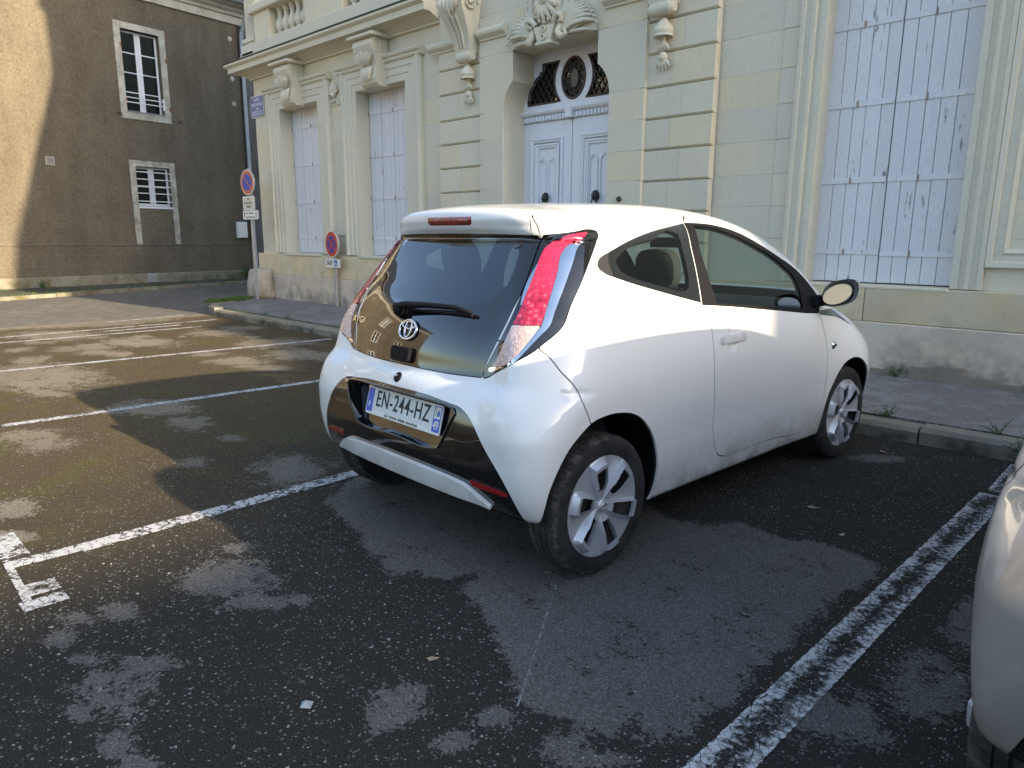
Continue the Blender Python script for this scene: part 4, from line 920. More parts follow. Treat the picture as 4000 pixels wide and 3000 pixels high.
def round_sign(root, z, blue, red, cross, R=.235):
    s = empty('sign_disc', (0, 0, z)); s.parent = root
    disc(MB(), R, .0, .028).build('disc_body', M['galv'], s)
    disc(MB(), R, -.004, -.0005).build('white_rim', M['sign_white'], s); disc(MB(), R * .93, -.007, -.0045).build('red_face', M[red], s)
    b = MB(); r = R * .65; w = R * .075
    segs = [(45, 135), (135, 225), (225, 315), (315, 405)] if cross else [(-45, 135), (135, 315)]
    off = 0 if cross else 0
    for a0, a1 in segs:
        P = []; am = math.radians((a0 + a1) / 2); 
        if cross:
            half = math.pi / 4 - math.asin(w / r); P = [(w * 1.414 * math.cos(am), w * 1.414 * math.sin(am))] + [(r * math.cos(am + t), r * math.sin(am + t)) for t in np.linspace(-half, half, 14)]
        else:
            half = math.pi / 2 - math.asin(w / r); P = [(r * math.cos(am + t), r * math.sin(am + t)) for t in np.linspace(-half, half, 28)]
        b.prism(P, 'y', -.010, -.0072)
    b.build('blue_field', M[blue], s)
    return s
def plate(root, x, z, w, h, name='sign_plate', r=.025):
    p = empty(name, (x, 0, z)); p.parent = root
    MB().prism(rrect(w, h, r), 'y', .0, .022).build('plate_body', M['galv'], p); MB().prism(rrect(w, h, r), 'y', -.004, -.0005).build('plate_face', M['sign_white'], p); return p
def edge_line(p, w, h, r, t=.005): MB().prism(rrect(w, h, r), 'y', -.0052, -.0042).build('plate_border', plain('cream', (.62, .60, .50), .5), p)
s1 = empty('road_sign', (-13.36, 6.62, .118), math.radians(4), 'round blue no parking sign with two white plates on pole at street corner', 'road sign')
post(s1, 2.5); round_sign(s1, 2.23, 'sign_blue', 'sign_orange', False, .235)
p = plate(s1, .0, 1.845, .40, .255); edge_line(p, .37, .225, .02)
for i, (t, z) in enumerate((('SAUF', .07), ('EMPLACEMENTS', .0), ('RÉSERVÉS', -.07))): text_mesh('lettering', t, .058, M['black_ink'], p, TX(0, z, -.006), .68)
p = plate(s1, .04, 1.625, .53, .165)
text_mesh('lettering', 'Les Arènes', .072, M['black_ink'], p, TX(-.15, .036, -.005), .8, 'LEFT'); text_mesh('lettering', 'Les Perrières', .072, M['black_ink'], p, TX(-.15, -.04, -.005), .8, 'LEFT')
MB().prism([(-.212, -.055), (-.196, -.055), (-.196, .03), (-.178, .015), (-.172, .024), (-.204, .062), (-.236, .024), (-.230, .015), (-.212, .03)], 'y', -.006, -.0042).build('arrow', M['black_ink'], p)
m = MB(); disc(m, .009, -.006, -.0042, 12, (.205, .048)); m.prism([(.196, .036), (.214, .036), (.228, .008), (.22, .004), (.212, .018), (.212, -.004), (.222, -.04), (.212, -.042), (.205, -.014), (.197, -.042), (.187, -.04), (.198, -.004), (.198, .018), (.190, .004), (.182, .008)], 'y', -.006, -.0042); m.box(.185, .225, -.006, -.0042, -.056, -.049); m.build('walker_icon', M['black_ink'], p)
MB().box(-.11, -.03, .028, .06, 2.04, 2.09, .004).box(-.05, .05, .02, .08, 2.05, 2.08).build('bracket', M['galv'], s1)
s2 = empty('road_sign', (-11.12, 7.0, .118), math.radians(-4), 'round red no stopping sign with small wheelchair plate low beside the pavement', 'road sign')
post(s2, 1.2); round_sign(s2, 1.095, 'sign_violet', 'sign_red', True, .235)
p = plate(s2, .015, .765, .50, .155)
text_mesh('lettering', 'SAUF', .115, M['black_ink'], p, TX(-.215, .0, -.005), .78, 'LEFT', bold=.002)
MB().box(.045, .155, -.0062, -.0042, -.062, .058).build('blue_panel', M['sign_blue'], p)
m = MB(); disc(m, .010, -.0082, -.0064, 12, (.088, .042)); m.prism([(.083, .030), (.094, .030), (.096, -.004), (.120, -.004), (.132, -.034), (.142, -.032), (.140, -.042), (.126, -.044), (.114, -.014), (.084, -.014)], 'y', -.0082, -.0064)
ring_p = [(.098 + .031 * math.cos(a), -.021 + .031 * math.sin(a)) for a in np.linspace(math.radians(110), math.radians(350), 18)] + [(.098 + .022 * math.cos(a), -.021 + .022 * math.sin(a)) for a in np.linspace(math.radians(350), math.radians(110), 18)]
m.prism(ring_p, 'y', -.0082, -.0064); m.build('wheelchair_icon', M['sign_white'], p)
# street name plaque on the mansion's corner
pq = empty('street_plaque', (-13.87, 7.185, 3.845), 0, 'blue enamel street name plaque with white lettering on mansion corner', 'street sign')
oc = lambda w, h, c: [(-w / 2 + c, -h / 2), (w / 2 - c, -h / 2), (w / 2, -h / 2 + c), (w / 2, h / 2 - c), (w / 2 - c, h / 2), (-w / 2 + c, h / 2), (-w / 2, h / 2 - c), (-w / 2, -h / 2 + c)]
MB().prism(oc(.54, .40, .03), 'y', -.006, .0).build('plaque_rim', M['sign_white'], pq); MB().prism(oc(.515, .375, .035), 'y', -.009, -.0064).build('plaque_field', M['plaque_blue'], pq)
for t, z, s, sx in (('PLACE', .128, .085, .95), ('RENE NICOLAS', .035, .085, .72), ('MAIRE', -.045, .055, .8), ('DE JUIN 1940 A OCT 1944', -.10, .052, .68), ('DE NOV 1945 A MARS 1965', -.148, .052, .68)): text_mesh('lettering', t, s, M['sign_white'], pq, TX(.01, z, -.0098), sx)
for x in (-.245, .245):
    for z in (-.175, .175): MB().ball((x, -.008, z), .012, 8).build('fixing_screw', M['dark_iron'], pq)
MB().prism([(-.235, .085), (-.185, .085), (-.185, .13), (-.21, .16), (-.235, .13)], 'y', -.0098, -.0092).build('crest', M['rust_brown'], pq)
# stone guard post at the corner
bo = empty('guard_stone', (-13.72, 6.95, .11), 0, 'weathered rounded guard stone at the foot of mansion corner', 'guard stone')
m = MB(); n = 20; prof = [(0.0, .0), (.29, 0), (.285, .1), (.27, .3), (.25, .45), (.235, .54), (.20, .58), (.0, .60)]; V = []
for r, h in prof:
    for k in range(n):
        a = 2 * PI * k / n; d = 1 + .03 * math.sin(3 * a + h * 9) + .015 * math.sin(7 * a); c = math.copysign(abs(math.cos(a)) ** .8, math.cos(a)); s = math.copysign(abs(math.sin(a)) ** .8, math.sin(a)); V.append((r * d * c, r * d * s * .9, h))
m.add(V, [(i * n + k, i * n + (k + 1) % n, (i + 1) * n + (k + 1) % n, (i + 1) * n + k) for i in range(len(prof) - 1) for k in range(n)]); m.build('stone_body', M['bollard_stone'], bo, smooth=True)
# grass and weeds
def leafmat(name, a, b):
    t = NT(name); oi = t.new('ShaderNodeNewGeometry').outputs['Random Per Island']
    M[name] = t.set(color=t.mix(oi, a, b), rough=.6, spec=.3); 
leafmat('grass', (.05, .10, .018), (.11, .16, .035)); leafmat('weed', (.03, .075, .02), (.07, .12, .03))
def tuft(mb, c, n, h, spread, lean=.5, w=.006):
    for _ in range(n):
        a = random.uniform(0, 2 * PI); r = spread * random.random() ** .5; x, y = c[0] + r * math.cos(a), c[1] + r * math.sin(a); hh = h * random.uniform(.5, 1.1); a2 = random.uniform(0, 2 * PI); l = lean * hh * random.random(); dx, dy = math.cos(a2), math.sin(a2)
        ww = w * random.uniform(.6, 1.3); px, py = -dy * ww, dx * ww
        mb.add([(x - px, y - py, c[2]), (x + px, y + py, c[2]), (x + dx * l * .4 + px * .7, y + dy * l * .4 + py * .7, c[2] + hh * .6), (x + dx * l * .4 - px * .7, y + dy * l * .4 - py * .7, c[2] + hh * .6), (x + dx * l, y + dy * l, c[2] + hh)], [(0, 1, 2, 3), (3, 2, 4)])
    return mb
g = MB()
for k in range(46): t = k / 45; tuft(g, (-13.25 - .40 * t + random.uniform(-.12, .16), 5.75 + .85 * t + random.uniform(-.1, .1), .115), 40, .075, .12)
g.build('grass', M['grass'], None); tag(bpy.data.objects['grass'], kind='stuff')
g = MB()
for k in range(120):
    t = random.random(); pp = ka + kd * (-1 + 11 * t) + kn * (random.uniform(.28, .5) if random.random() < .5 else random.uniform(.6, 2.6))
    tuft(g, (pp.x, pp.y, .045), 16, .07, .12)
o = g.build('verge_grass', M['weed'], None); tag(o, kind='stuff')
def weed(c, n, s, label, grp=None):
    mb = MB()
    for _ in range(n):
        a = random.uniform(0, 2 * PI); e = random.uniform(.2, 1.2); L = s * random.uniform(.6, 1.1); d = Vector((math.cos(a) * math.cos(e), math.sin(a) * math.cos(e), math.sin(e)))
        p = Vector(c); q = p + d * L; u = d.cross(Vector((0, 0, 1))).normalized(); nn = u.cross(d)
        mb.tube([p, p + d * L * .5 + Vector((0, 0, L * .08)), q], [.0016, .0014, .001], 4)
        for k in range(6):
            f = .25 + .75 * k / 5; b = p + d * L * f + Vector((0, 0, L * .08 * (1 - abs(2 * f - 1)))); sd_ = 1 if k % 2 else -1; w = L * .20 * (1.1 - .5 * f); t = b + u * sd_ * w + d * w * .6
            mb.add([b, b + d * w * .35 + u * sd_ * w * .45 + nn * .004, t, b + u * sd_ * w * .35 - d * w * .1], [(0, 1, 2, 3)])
    o = mb.build('weed', M['weed'], None); o.location = c
    o.data.transform(Matrix.Translation(-Vector(c))); tag(o, label, 'weed', grp); return o
weed((-1.45, 5.40, .112), 14, .11, 'small ferny weed in the kerb joint behind the front wheel')
weed((-.62, 5.215, .06), 14, .12, 'leafy weed hanging down the kerb face by the grey car')
weed((-.78, 5.41, .112), 12, .12, 'low weed in the kerb joint left of the hanging weed')
weed((-1.86, 7.05, .12), 22, .13, 'bushy weed at the wall foot below the big shutter')
weed((-2.45, 7.06, .12), 10, .10, 'sparse weed at the wall foot behind the white car')
weed((-9.9, 5.40, .112), 10, .10, 'tuft of weed in the kerb joint near the low red sign')
weed((-10.6, 5.42, .112), 8, .08, 'tiny weed in the kerb joint towards the corner')
weed((HA.x + 6.6 * HD.x + .25, HA.y + 6.6 * HD.y, .05), 60, .45, 'dark weeds at the foot of the downpipe on tan house')
weed((HA.x + .85 * HD.x + .3, HA.y + .85 * HD.y, .05), 26, .22, 'weeds at foot of tan wall where sunlight ends')
j = MB()
for k in range(500):
    x = random.uniform(-12, -.2); tuft(j, (x, 5.41 + random.uniform(-.012, .012), .11), 3, .018, .02, .8, .004)
o = j.build('joint_moss', M['weed'], None); tag(o, kind='stuff')
gr = MB()
def pebble(c, r):
    V = [(c[0] + r * random.uniform(.7, 1.2) * d[0], c[1] + r * random.uniform(.7, 1.2) * d[1], c[2] + r * .5 * random.uniform(.7, 1.1) * d[2]) for d in ((1, 0, 0), (-.5, .87, 0), (-.5, -.87, 0), (0, 0, 1.1), (.3, .2, -.6))]
    return V, [(0, 1, 3), (1, 2, 3), (2, 0, 3), (1, 0, 4), (2, 1, 4), (0, 2, 4)]
for _ in range(2600):
    x, y = random.uniform(-3.4, -.2), random.uniform(.35, 2.6)
    if poly_sd(np.array([(x, y)]), WEAR)[0] < .02 and random.random() < .8: continue
    gr.add(*pebble((x, y, .001), random.uniform(.0022, .0048) if random.random() < .93 else random.uniform(.005, .008)))
t = NT('gravel'); t.set(color=t.mix(t.new('ShaderNodeNewGeometry').outputs['Random Per Island'], (.16, .18, .19), (.36, .35, .32)), rough=.8); M['gravel'] = t.m
o = gr.build('loose_gravel', M['gravel'], None); tag(o, kind='stuff')
mb = MB(); mb.add([(-.022, 0, 0), (0, -.02, 0), (.025, 0, 0), (.003, .024, 0), (0, .002, .014), (0, 0, -.004)], [(0, 1, 4), (1, 2, 4), (2, 3, 4), (3, 0, 4), (1, 0, 5), (2, 1, 5), (3, 2, 5), (0, 3, 5)])
o = mb.build('pebble', plain('pebble', (.36, .38, .39), .7), None); o.location = (-1.71, .92, .004); tag(o, 'largest pale pebble lying on the asphalt in the foreground', 'pebble')
lm = plain('dry_leaf', (.34, .25, .17), .8)
for i, (x, y, s, lb) in enumerate(((-1.62, 1.33, .022, 'pinkish dry leaf near the pale pebble'), (-1.75, 2.05, .018, 'small brown leaf behind the rear bumper'), (-1.25, 3.55, .03, 'dry leaf on dark asphalt by the car sill'), (-1.02, 3.30, .028, 'dry leaf near the worn white line'), (-1.3, 4.85, .03, 'thin straw coloured leaf at the kerb foot'))):
    a = random.uniform(0, 6); c, sn = math.cos(a), math.sin(a); P = [(-1, 0, .1), (-.4, -.45, .0), (.5, -.35, .15), (1, .05, .3), (.4, .4, .1), (-.4, .35, .2), (0, 0, .02)]
    o = mobj('dry_leaf', [((p[0] * c - p[1] * sn) * s, (p[0] * sn + p[1] * c) * s, p[2] * s) for p in P], [(0, 1, 6), (1, 2, 6), (2, 3, 6), (3, 4, 6), (4, 5, 6), (5, 0, 6)], lm, None, False, (x, y, .004)); tag(o, lb, 'leaf')
# ================================================================== HATCHBACK : body skin as one smooth field
def spl(xs,ys):
    xs=np.asarray(xs,float);ys=np.asarray(ys,float)
    h=np.diff(xs);d=np.diff(ys)/h
    m=np.zeros(len(xs));m[0]=d[0];m[-1]=d[-1]
    for i in range(1,len(xs)-1):
        if d[i-1]*d[i]>0:
            w1=2*h[i]+h[i-1];w2=h[i]+2*h[i-1]
            m[i]=(w1+w2)/(w1/d[i-1]+w2/d[i])
    def fn(x):
        x=np.clip(np.asarray(x,float),xs[0],xs[-1])
        i=np.clip(np.searchsorted(xs,x)-1,0,len(xs)-2)
        t=(x-xs[i])/h[i];t2=t*t;t3=t2*t
        return (2*t3-3*t2+1)*ys[i]+(t3-2*t2+t)*h[i]*m[i]+(-2*t3+3*t2)*ys[i+1]+(t3-t2)*h[i]*m[i+1]
    return fn
def cat(xs,ys):   # C2-ish natural cubic spline
    xs=np.asarray(xs,float);ys=np.asarray(ys,float);n=len(xs)
    h=np.diff(xs);A=np.eye(n);b=np.zeros(n)
    for i in range(1,n-1):
        A[i,i-1]=h[i-1];A[i,i]=2*(h[i-1]+h[i]);A[i,i+1]=h[i]
        b[i]=6*((ys[i+1]-ys[i])/h[i]-(ys[i]-ys[i-1])/h[i-1])
    M=np.linalg.solve(A,b)
    def fn(x):
        x=np.clip(np.asarray(x,float),xs[0],xs[-1])
        i=np.clip(np.searchsorted(xs,x)-1,0,n-2)
        a=(xs[i+1]-x)/h[i];c=(x-xs[i])/h[i]
        return a*ys[i]+c*ys[i+1]+((a**3-a)*M[i]+(c**3-c)*M[i+1])*h[i]**2/6
    return fn
# rear centre profile x(z)
XR=spl([.15,.25,.32,.40,.50,.60,.68,.73,.77,.80,.82,.89,.96,1.05,1.15,1.25,1.33,1.350,1.394,1.43,1.46,1.50,1.6],
       [-.33,-.375,-.415,-.442,-.462,-.466,-.458,-.445,-.425,-.402,-.395,-.383,-.362,-.316,-.243,-.172,-.110,-.092,-.134,-.146,-.140,-.10,-.05])
KR=spl([.15,.4,.6,.75,.82,1.0,1.2,1.36,1.40,1.6],[.10,.08,.09,.16,.20,.22,.17,.09,.22,.25])
# roof centre line z(x)
ZT=cat([-.6,-.14,.1,.5,.9,1.25,1.5,1.7,1.9,2.1,2.25,2.4,2.7,2.95,3.1,3.4],
       [1.46,1.487,1.503,1.522,1.524,1.500,1.452,1.380,1.275,1.14,1.055,1.0,.93,.85,.75,.45])
KT=spl([-.5,.5,1.5,2.2,3.2],[.14,.12,.12,.10,.16])
# half widths Y(x,z): product-style table
ZS=[.15,.25,.35,.5,.65,.8,.95,1.1,1.25,1.4,1.55]
TX=[-.5,-.3,0,.35,.8,1.3,1.8,2.1,2.4,2.8,3.2]
TY=[ # rows per x
 [.750,.780,.800,.815,.825,.815,.760,.695,.625,.54,.45],
 [.760,.788,.806,.824,.835,.828,.780,.72,.648,.562,.475],
 [.770,.795,.812,.830,.838,.830,.79,.733,.662,.575,.485],
 [.765,.790,.805,.815,.819,.808,.777,.728,.668,.588,.49],
 [.755,.780,.792,.797,.805,.802,.780,.738,.68,.60,.50],
 [.755,.778,.788,.792,.798,.797,.778,.738,.678,.60,.50],
 [.760,.782,.795,.802,.808,.802,.775,.725,.658,.575,.47],
 [.770,.792,.808,.817,.820,.805,.770,.705,.63,.54,.44],
 [.765,.80,.835,.866,.868,.828,.755,.68,.59,.51,.43],
 [.75,.79,.825,.85,.845,.80,.73,.65,.55,.48,.40],
 [.600,.63,.65,.65,.63,.60,.55,.50,.45,.40,.35]]
_TY=np.array(TY)
_colf=[cat(TX,_TY[:,j]) for j in range(len(ZS))]
def YW(x,z):
    x=np.asarray(x,float);z=np.asarray(z,float)
    cols=np.stack([c(x) for c in _colf],-1)   # (...,nz)
    zs=np.asarray(ZS);n=len(zs)
    # cubic hermite (finite differences) along z
    m=np.empty_like(cols)
    m[...,1:-1]=(cols[...,2:]-cols[...,:-2])/(zs[2:]-zs[:-2])
    m[...,0]=(cols[...,1]-cols[...,0])/(zs[1]-zs[0]);m[...,-1]=(cols[...,-1]-cols[...,-2])/(zs[-1]-zs[-2])
    zc=np.clip(z,zs[0],zs[-1]);i=np.clip(np.searchsorted(zs,zc)-1,0,n-2)
    h=zs[i+1]-zs[i];t=(zc-zs[i])/h;t2=t*t;t3=t2*t
    g=lambda A,k:np.take_along_axis(A,k[...,None],-1)[...,0]
    return (2*t3-3*t2+1)*g(cols,i)+(t3-2*t2+t)*h*g(m,i)+(-2*t3+3*t2)*g(cols,i+1)+(t3-t2)*h*g(m,i+1)
BZ=spl([.15,.45,.62,.80,.95,1.1,1.25,1.36,1.6],[0,0,.015,.045,.045,.035,.03,.005,0])
RC=spl([.15,.3,.45,.6,.75,.9,1.05,1.2,1.34,1.37,1.42,1.6],[.05,.05,.07,.09,.11,.12,.13,.13,.12,.10,.10,.16])   # rear corner radius
RT=spl([-.5,-.12,-.02,.2,1,1.8,2.4,3.2],[.04,.04,.08,.15,.15,.14,.20,.25])
XF=spl([.15,.3,.5,.7,.85,1.6],[3.02,3.12,3.13,3.07,2.98,2.9])
ZB=spl([-.5,-.42,-.33,-.2,.3,2.0,2.7,3.1],[.295,.295,.285,.255,.215,.195,.2,.24])
def smax(a,b,r):
    h=np.maximum(r-np.abs(a-b),0)
    return np.maximum(a,b)+h*h/(4*r)
def FB(x,y,z):
    y=np.abs(y);e=1e-3
    Y=YW(x,z);sz=(YW(x,z+e)-Y)/e
    Y=Y-.016*np.clip(1-((x-.957)/.050)**2-((z-.884)/.072)**2,0,1)**1.5   # finger recess behind the door handle
    fs=(y-Y)/np.sqrt(1+sz*sz)
    xr=XR(z)+KR(z)*y*y-BZ(z)*np.exp(-((y-.66)/.11)**2); s=np.clip((XR(z+e)-XR(z-e))/(2*e),-1.5,1.5)
    fr=(xr-x)/np.sqrt(1+s*s)
    ff=x-(XF(z)-.36*y*y-.30*y**4)
    zt=ZT(x)-KT(x)*y*y; s=(ZT(x+e)-ZT(x-e))/(2*e)
    ft=(z-zt)/np.sqrt(1+s*s)
    fb=ZB(x)-z
    f=smax(fs,fr,RC(z)*1.7)
    f=smax(f,ff,.30)
    f=smax(f,ft,np.where(x<0.1,RT(x),RT(x)))
    f=smax(f,fb,.03)
    return f
def grad(P,e=1.5e-3):
    P=np.asarray(P);g=[]
    for k in range(3):
        d=np.zeros(3);d[k]=e
        g.append(FB(*np.moveaxis(P+d,-1,0))-FB(*np.moveaxis(P-d,-1,0)))
    g=np.stack(g,-1);return g/np.maximum(np.linalg.norm(g,axis=-1,keepdims=True),1e-12)

def half_grid(ns=330, nphi=210):
    """half body (y<=0): rays shot from a spine onto the skin FB=0"""
    x0, x1 = .35, 2.5; n1 = int(ns * .38); n2 = int(ns * .47); n3 = ns - n1 - n2
    al = np.concatenate([-PI / 2 * (1 - np.linspace(0, 1, n1, endpoint=False)), np.zeros(n2), PI / 2 * np.linspace(0, 1, n3 + 1)[1:]])
    xs = np.concatenate([np.full(n1, x0), np.linspace(x0, x1, n2), np.full(n3, x1)])
    A, PH = np.meshgrid(al, np.linspace(-PI / 2, PI / 2, nphi), indexing='ij'); X0 = np.repeat(xs[:, None], nphi, 1)
    D = np.stack([np.sin(A), -np.cos(A) * np.cos(PH), np.cos(A) * np.sin(PH)], -1); O = np.stack([X0, np.zeros_like(X0), np.interp(X0, [.35, 2.5], [1.20, .62])], -1)
    lo = np.full(A.shape, .05); hi = np.full(A.shape, 2.2)
    for _ in range(20):
        m = (lo + hi) / 2; P = O + D * m[..., None]; inn = FB(P[..., 0], P[..., 1], P[..., 2]) < 0
        lo = np.where(inn, m, lo); hi = np.where(inn, hi, m)
    V = (O + D * ((lo + hi) / 2)[..., None]).reshape(-1, 3); nx, ny = A.shape; i = np.arange(nx * ny).reshape(nx, ny)
    a, b_, c, d = i[:-1, :-1], i[1:, :-1], i[1:, 1:], i[:-1, 1:]
    T = np.concatenate([np.stack([a, b_, c], -1).reshape(-1, 3), np.stack([a, c, d], -1).reshape(-1, 3)])
    e = np.cross(V[T[:, 1]] - V[T[:, 0]], V[T[:, 2]] - V[T[:, 0]]); T = T[np.linalg.norm(e, axis=1) > 1e-10]
    return V, T
def cast_x(y, z, sgn=1, x0=-1.2, x1=.6):
    """skin point met going along +x (from behind) at (y,z)"""
    ts = np.linspace(x0, x1, 120); f = FB(ts, np.full(120, y), np.full(120, z)); i = int((f < 0).argmax()); a, b_ = ts[i - 1], ts[i]
    for _ in range(30):
        m = (a + b_) / 2
        if FB(np.array([m]), np.array([y]), np.array([z]))[0] < 0: b_ = m
        else: a = m
    return Vector((b_, y, z))
def cast_y(x, z):
    """skin point on the right-hand side (negative y) at (x,z)"""
    ts = np.linspace(-1.2, 0, 120); f = FB(np.full(120, x), ts, np.full(120, z)); i = int((f < 0).argmax()); a, b_ = ts[i - 1], ts[i]
    for _ in range(30):
        m = (a + b_) / 2
        if FB(np.array([x]), np.array([m]), np.array([z]))[0] < 0: b_ = m
        else: a = m
    return Vector((x, b_, z))
def nrm(p): return Vector(grad(np.array(p)[None])[0])
# ---- cutting the skin into panels
def smooth_poly(P, n=5, closed=True, corner=38):
    P = [np.array(p, float) for p in P]; m = len(P); out = []
    def tan(i):
        a, b, c = P[i - 1], P[i], P[(i + 1) % m]; u = b - a; v = c - b; lu, lv = np.linalg.norm(u), np.linalg.norm(v)
        if lu < 1e-9 or lv < 1e-9: return None
        if math.degrees(math.acos(max(-1, min(1, (u @ v) / lu / lv)))) > corner: return None
        t = (u / lu * lv + v / lv * lu) / (lu + lv); return t / max(np.linalg.norm(t), 1e-9)
    for i in range(m):
        a, b = P[i], P[(i + 1) % m]; L = np.linalg.norm(b - a); ta, tb = tan(i), tan((i + 1) % m); d = (b - a) / max(L, 1e-9)
        ta = d if ta is None else ta; tb = d if tb is None else tb
        for k in range(n):
            t = k / n; out.append((2 * t**3 - 3 * t**2 + 1) * a + (t**3 - 2 * t**2 + t) * L * ta + (-2 * t**3 + 3 * t**2) * b + (t**3 - t**2) * L * tb)
    return np.array(out)
def c_side(V): return V[:, [0, 2]], V[:, 1] < -.40
def c_rear(V): return V[:, [1, 2]], (V[:, 0] < .077)
def c_obl(V): return np.stack([(V[:, 0] - V[:, 1]) * .70711, V[:, 2]], -1), (V[:, 1] < -.30) & (V[:, 0] < .45)
def c_bump(V): return np.stack([(V[:, 0] - V[:, 1]) * .70711, V[:, 2]], -1), (V[:, 0] < .20)
def c_plan(V): return V[:, [0, 1]], V[:, 2] > 1.345
def c_screen(V): return V[:, [1, 2]], V[:, 0] > 1.25
def obl(P): return [((p[0] - p[1]) * .70711, p[2]) for p in P]
def side(P): return [(p[0], p[2]) for p in P]
def rear(P): return [(p[1], p[2]) for p in P]
class Skin:
    def __init__(s, V, T): s.V, s.T, s.lab = V, T, np.zeros(len(T), np.int32); s.names = ['body']
    def copy(s): o = Skin(s.V.copy(), s.T.copy()); o.lab = s.lab.copy(); o.names = list(s.names); return o
    def dist(s, cf, poly):
        P, ok = cf(s.V); d = np.full(len(s.V), 1.0); lo, hi = poly.min(0) - .05, poly.max(0) + .05
        m = ok & (P >= lo).all(1) & (P <= hi).all(1)
        if m.any(): d[m] = poly_sd(P[m], poly)
        return d
    def split(s, d, sel):
        d = np.where(np.abs(d) < 1e-7, 1e-7, d); sg = d > 0; T = s.T; st = sg[T]; k = st.sum(1); mix = sel & (k > 0) & (k < 3)
        if not mix.any(): return d
        t = T[mix]; q = st[mix]; lone = np.where(q.sum(1) == 1, q.argmax(1), (~q).argmax(1)); r = np.arange(len(t))
        a, b, c = t[r, lone], t[r, (lone + 1) % 3], t[r, (lone + 2) % 3]
        e = np.concatenate([np.stack([a, b], 1), np.stack([a, c], 1)]); e.sort(1); key = e[:, 0].astype(np.int64) * (len(s.V) + 1) + e[:, 1]
        u, inv = np.unique(key, return_inverse=True); e0 = (u // (len(s.V) + 1)).astype(int); e1 = (u % (len(s.V) + 1)).astype(int)
        w = d[e0] / (d[e0] - d[e1]); NV = s.V[e0] + (s.V[e1] - s.V[e0]) * w[:, None]; n0 = len(s.V); s.V = np.concatenate([s.V, NV])
        p, qv = n0 + inv[:len(t)], n0 + inv[len(t):]; lb = s.lab[mix]
        s.T = np.concatenate([T[~mix], np.stack([a, p, qv], 1), np.stack([p, b, c], 1), np.stack([p, c, qv], 1)]); s.lab = np.concatenate([s.lab[~mix], lb, lb, lb])
        return np.concatenate([d, np.zeros(len(NV))])
    def cut(s, name, cf, poly, frm=('body',), gap=0.0):
        """triangles of the named panels that lie inside the outline become a panel of their own; a shut-line of width 2*gap is left open"""
        poly = np.asarray(poly); ids = [s.names.index(n) for n in frm]
        if gap > 0: s.split(s.dist(cf, poly) - gap, np.isin(s.lab, ids))
        s.split(s.dist(cf, poly) + gap, np.isin(s.lab, ids))
        d = s.dist(cf, poly); dc = d[s.T].mean(1)
        if name not in s.names: s.names.append(name)
        if 'gap' not in s.names: s.names.append('gap')
        m = np.isin(s.lab, ids); s.lab[m & (dc < -gap * .5)] = s.names.index(name)
        if gap > 0: s.lab[m & (np.abs(dc) < gap)] = s.names.index('gap')
    def take(s, *names):
        return s.T[np.isin(s.lab, [s.names.index(n) for n in names if n in s.names])]
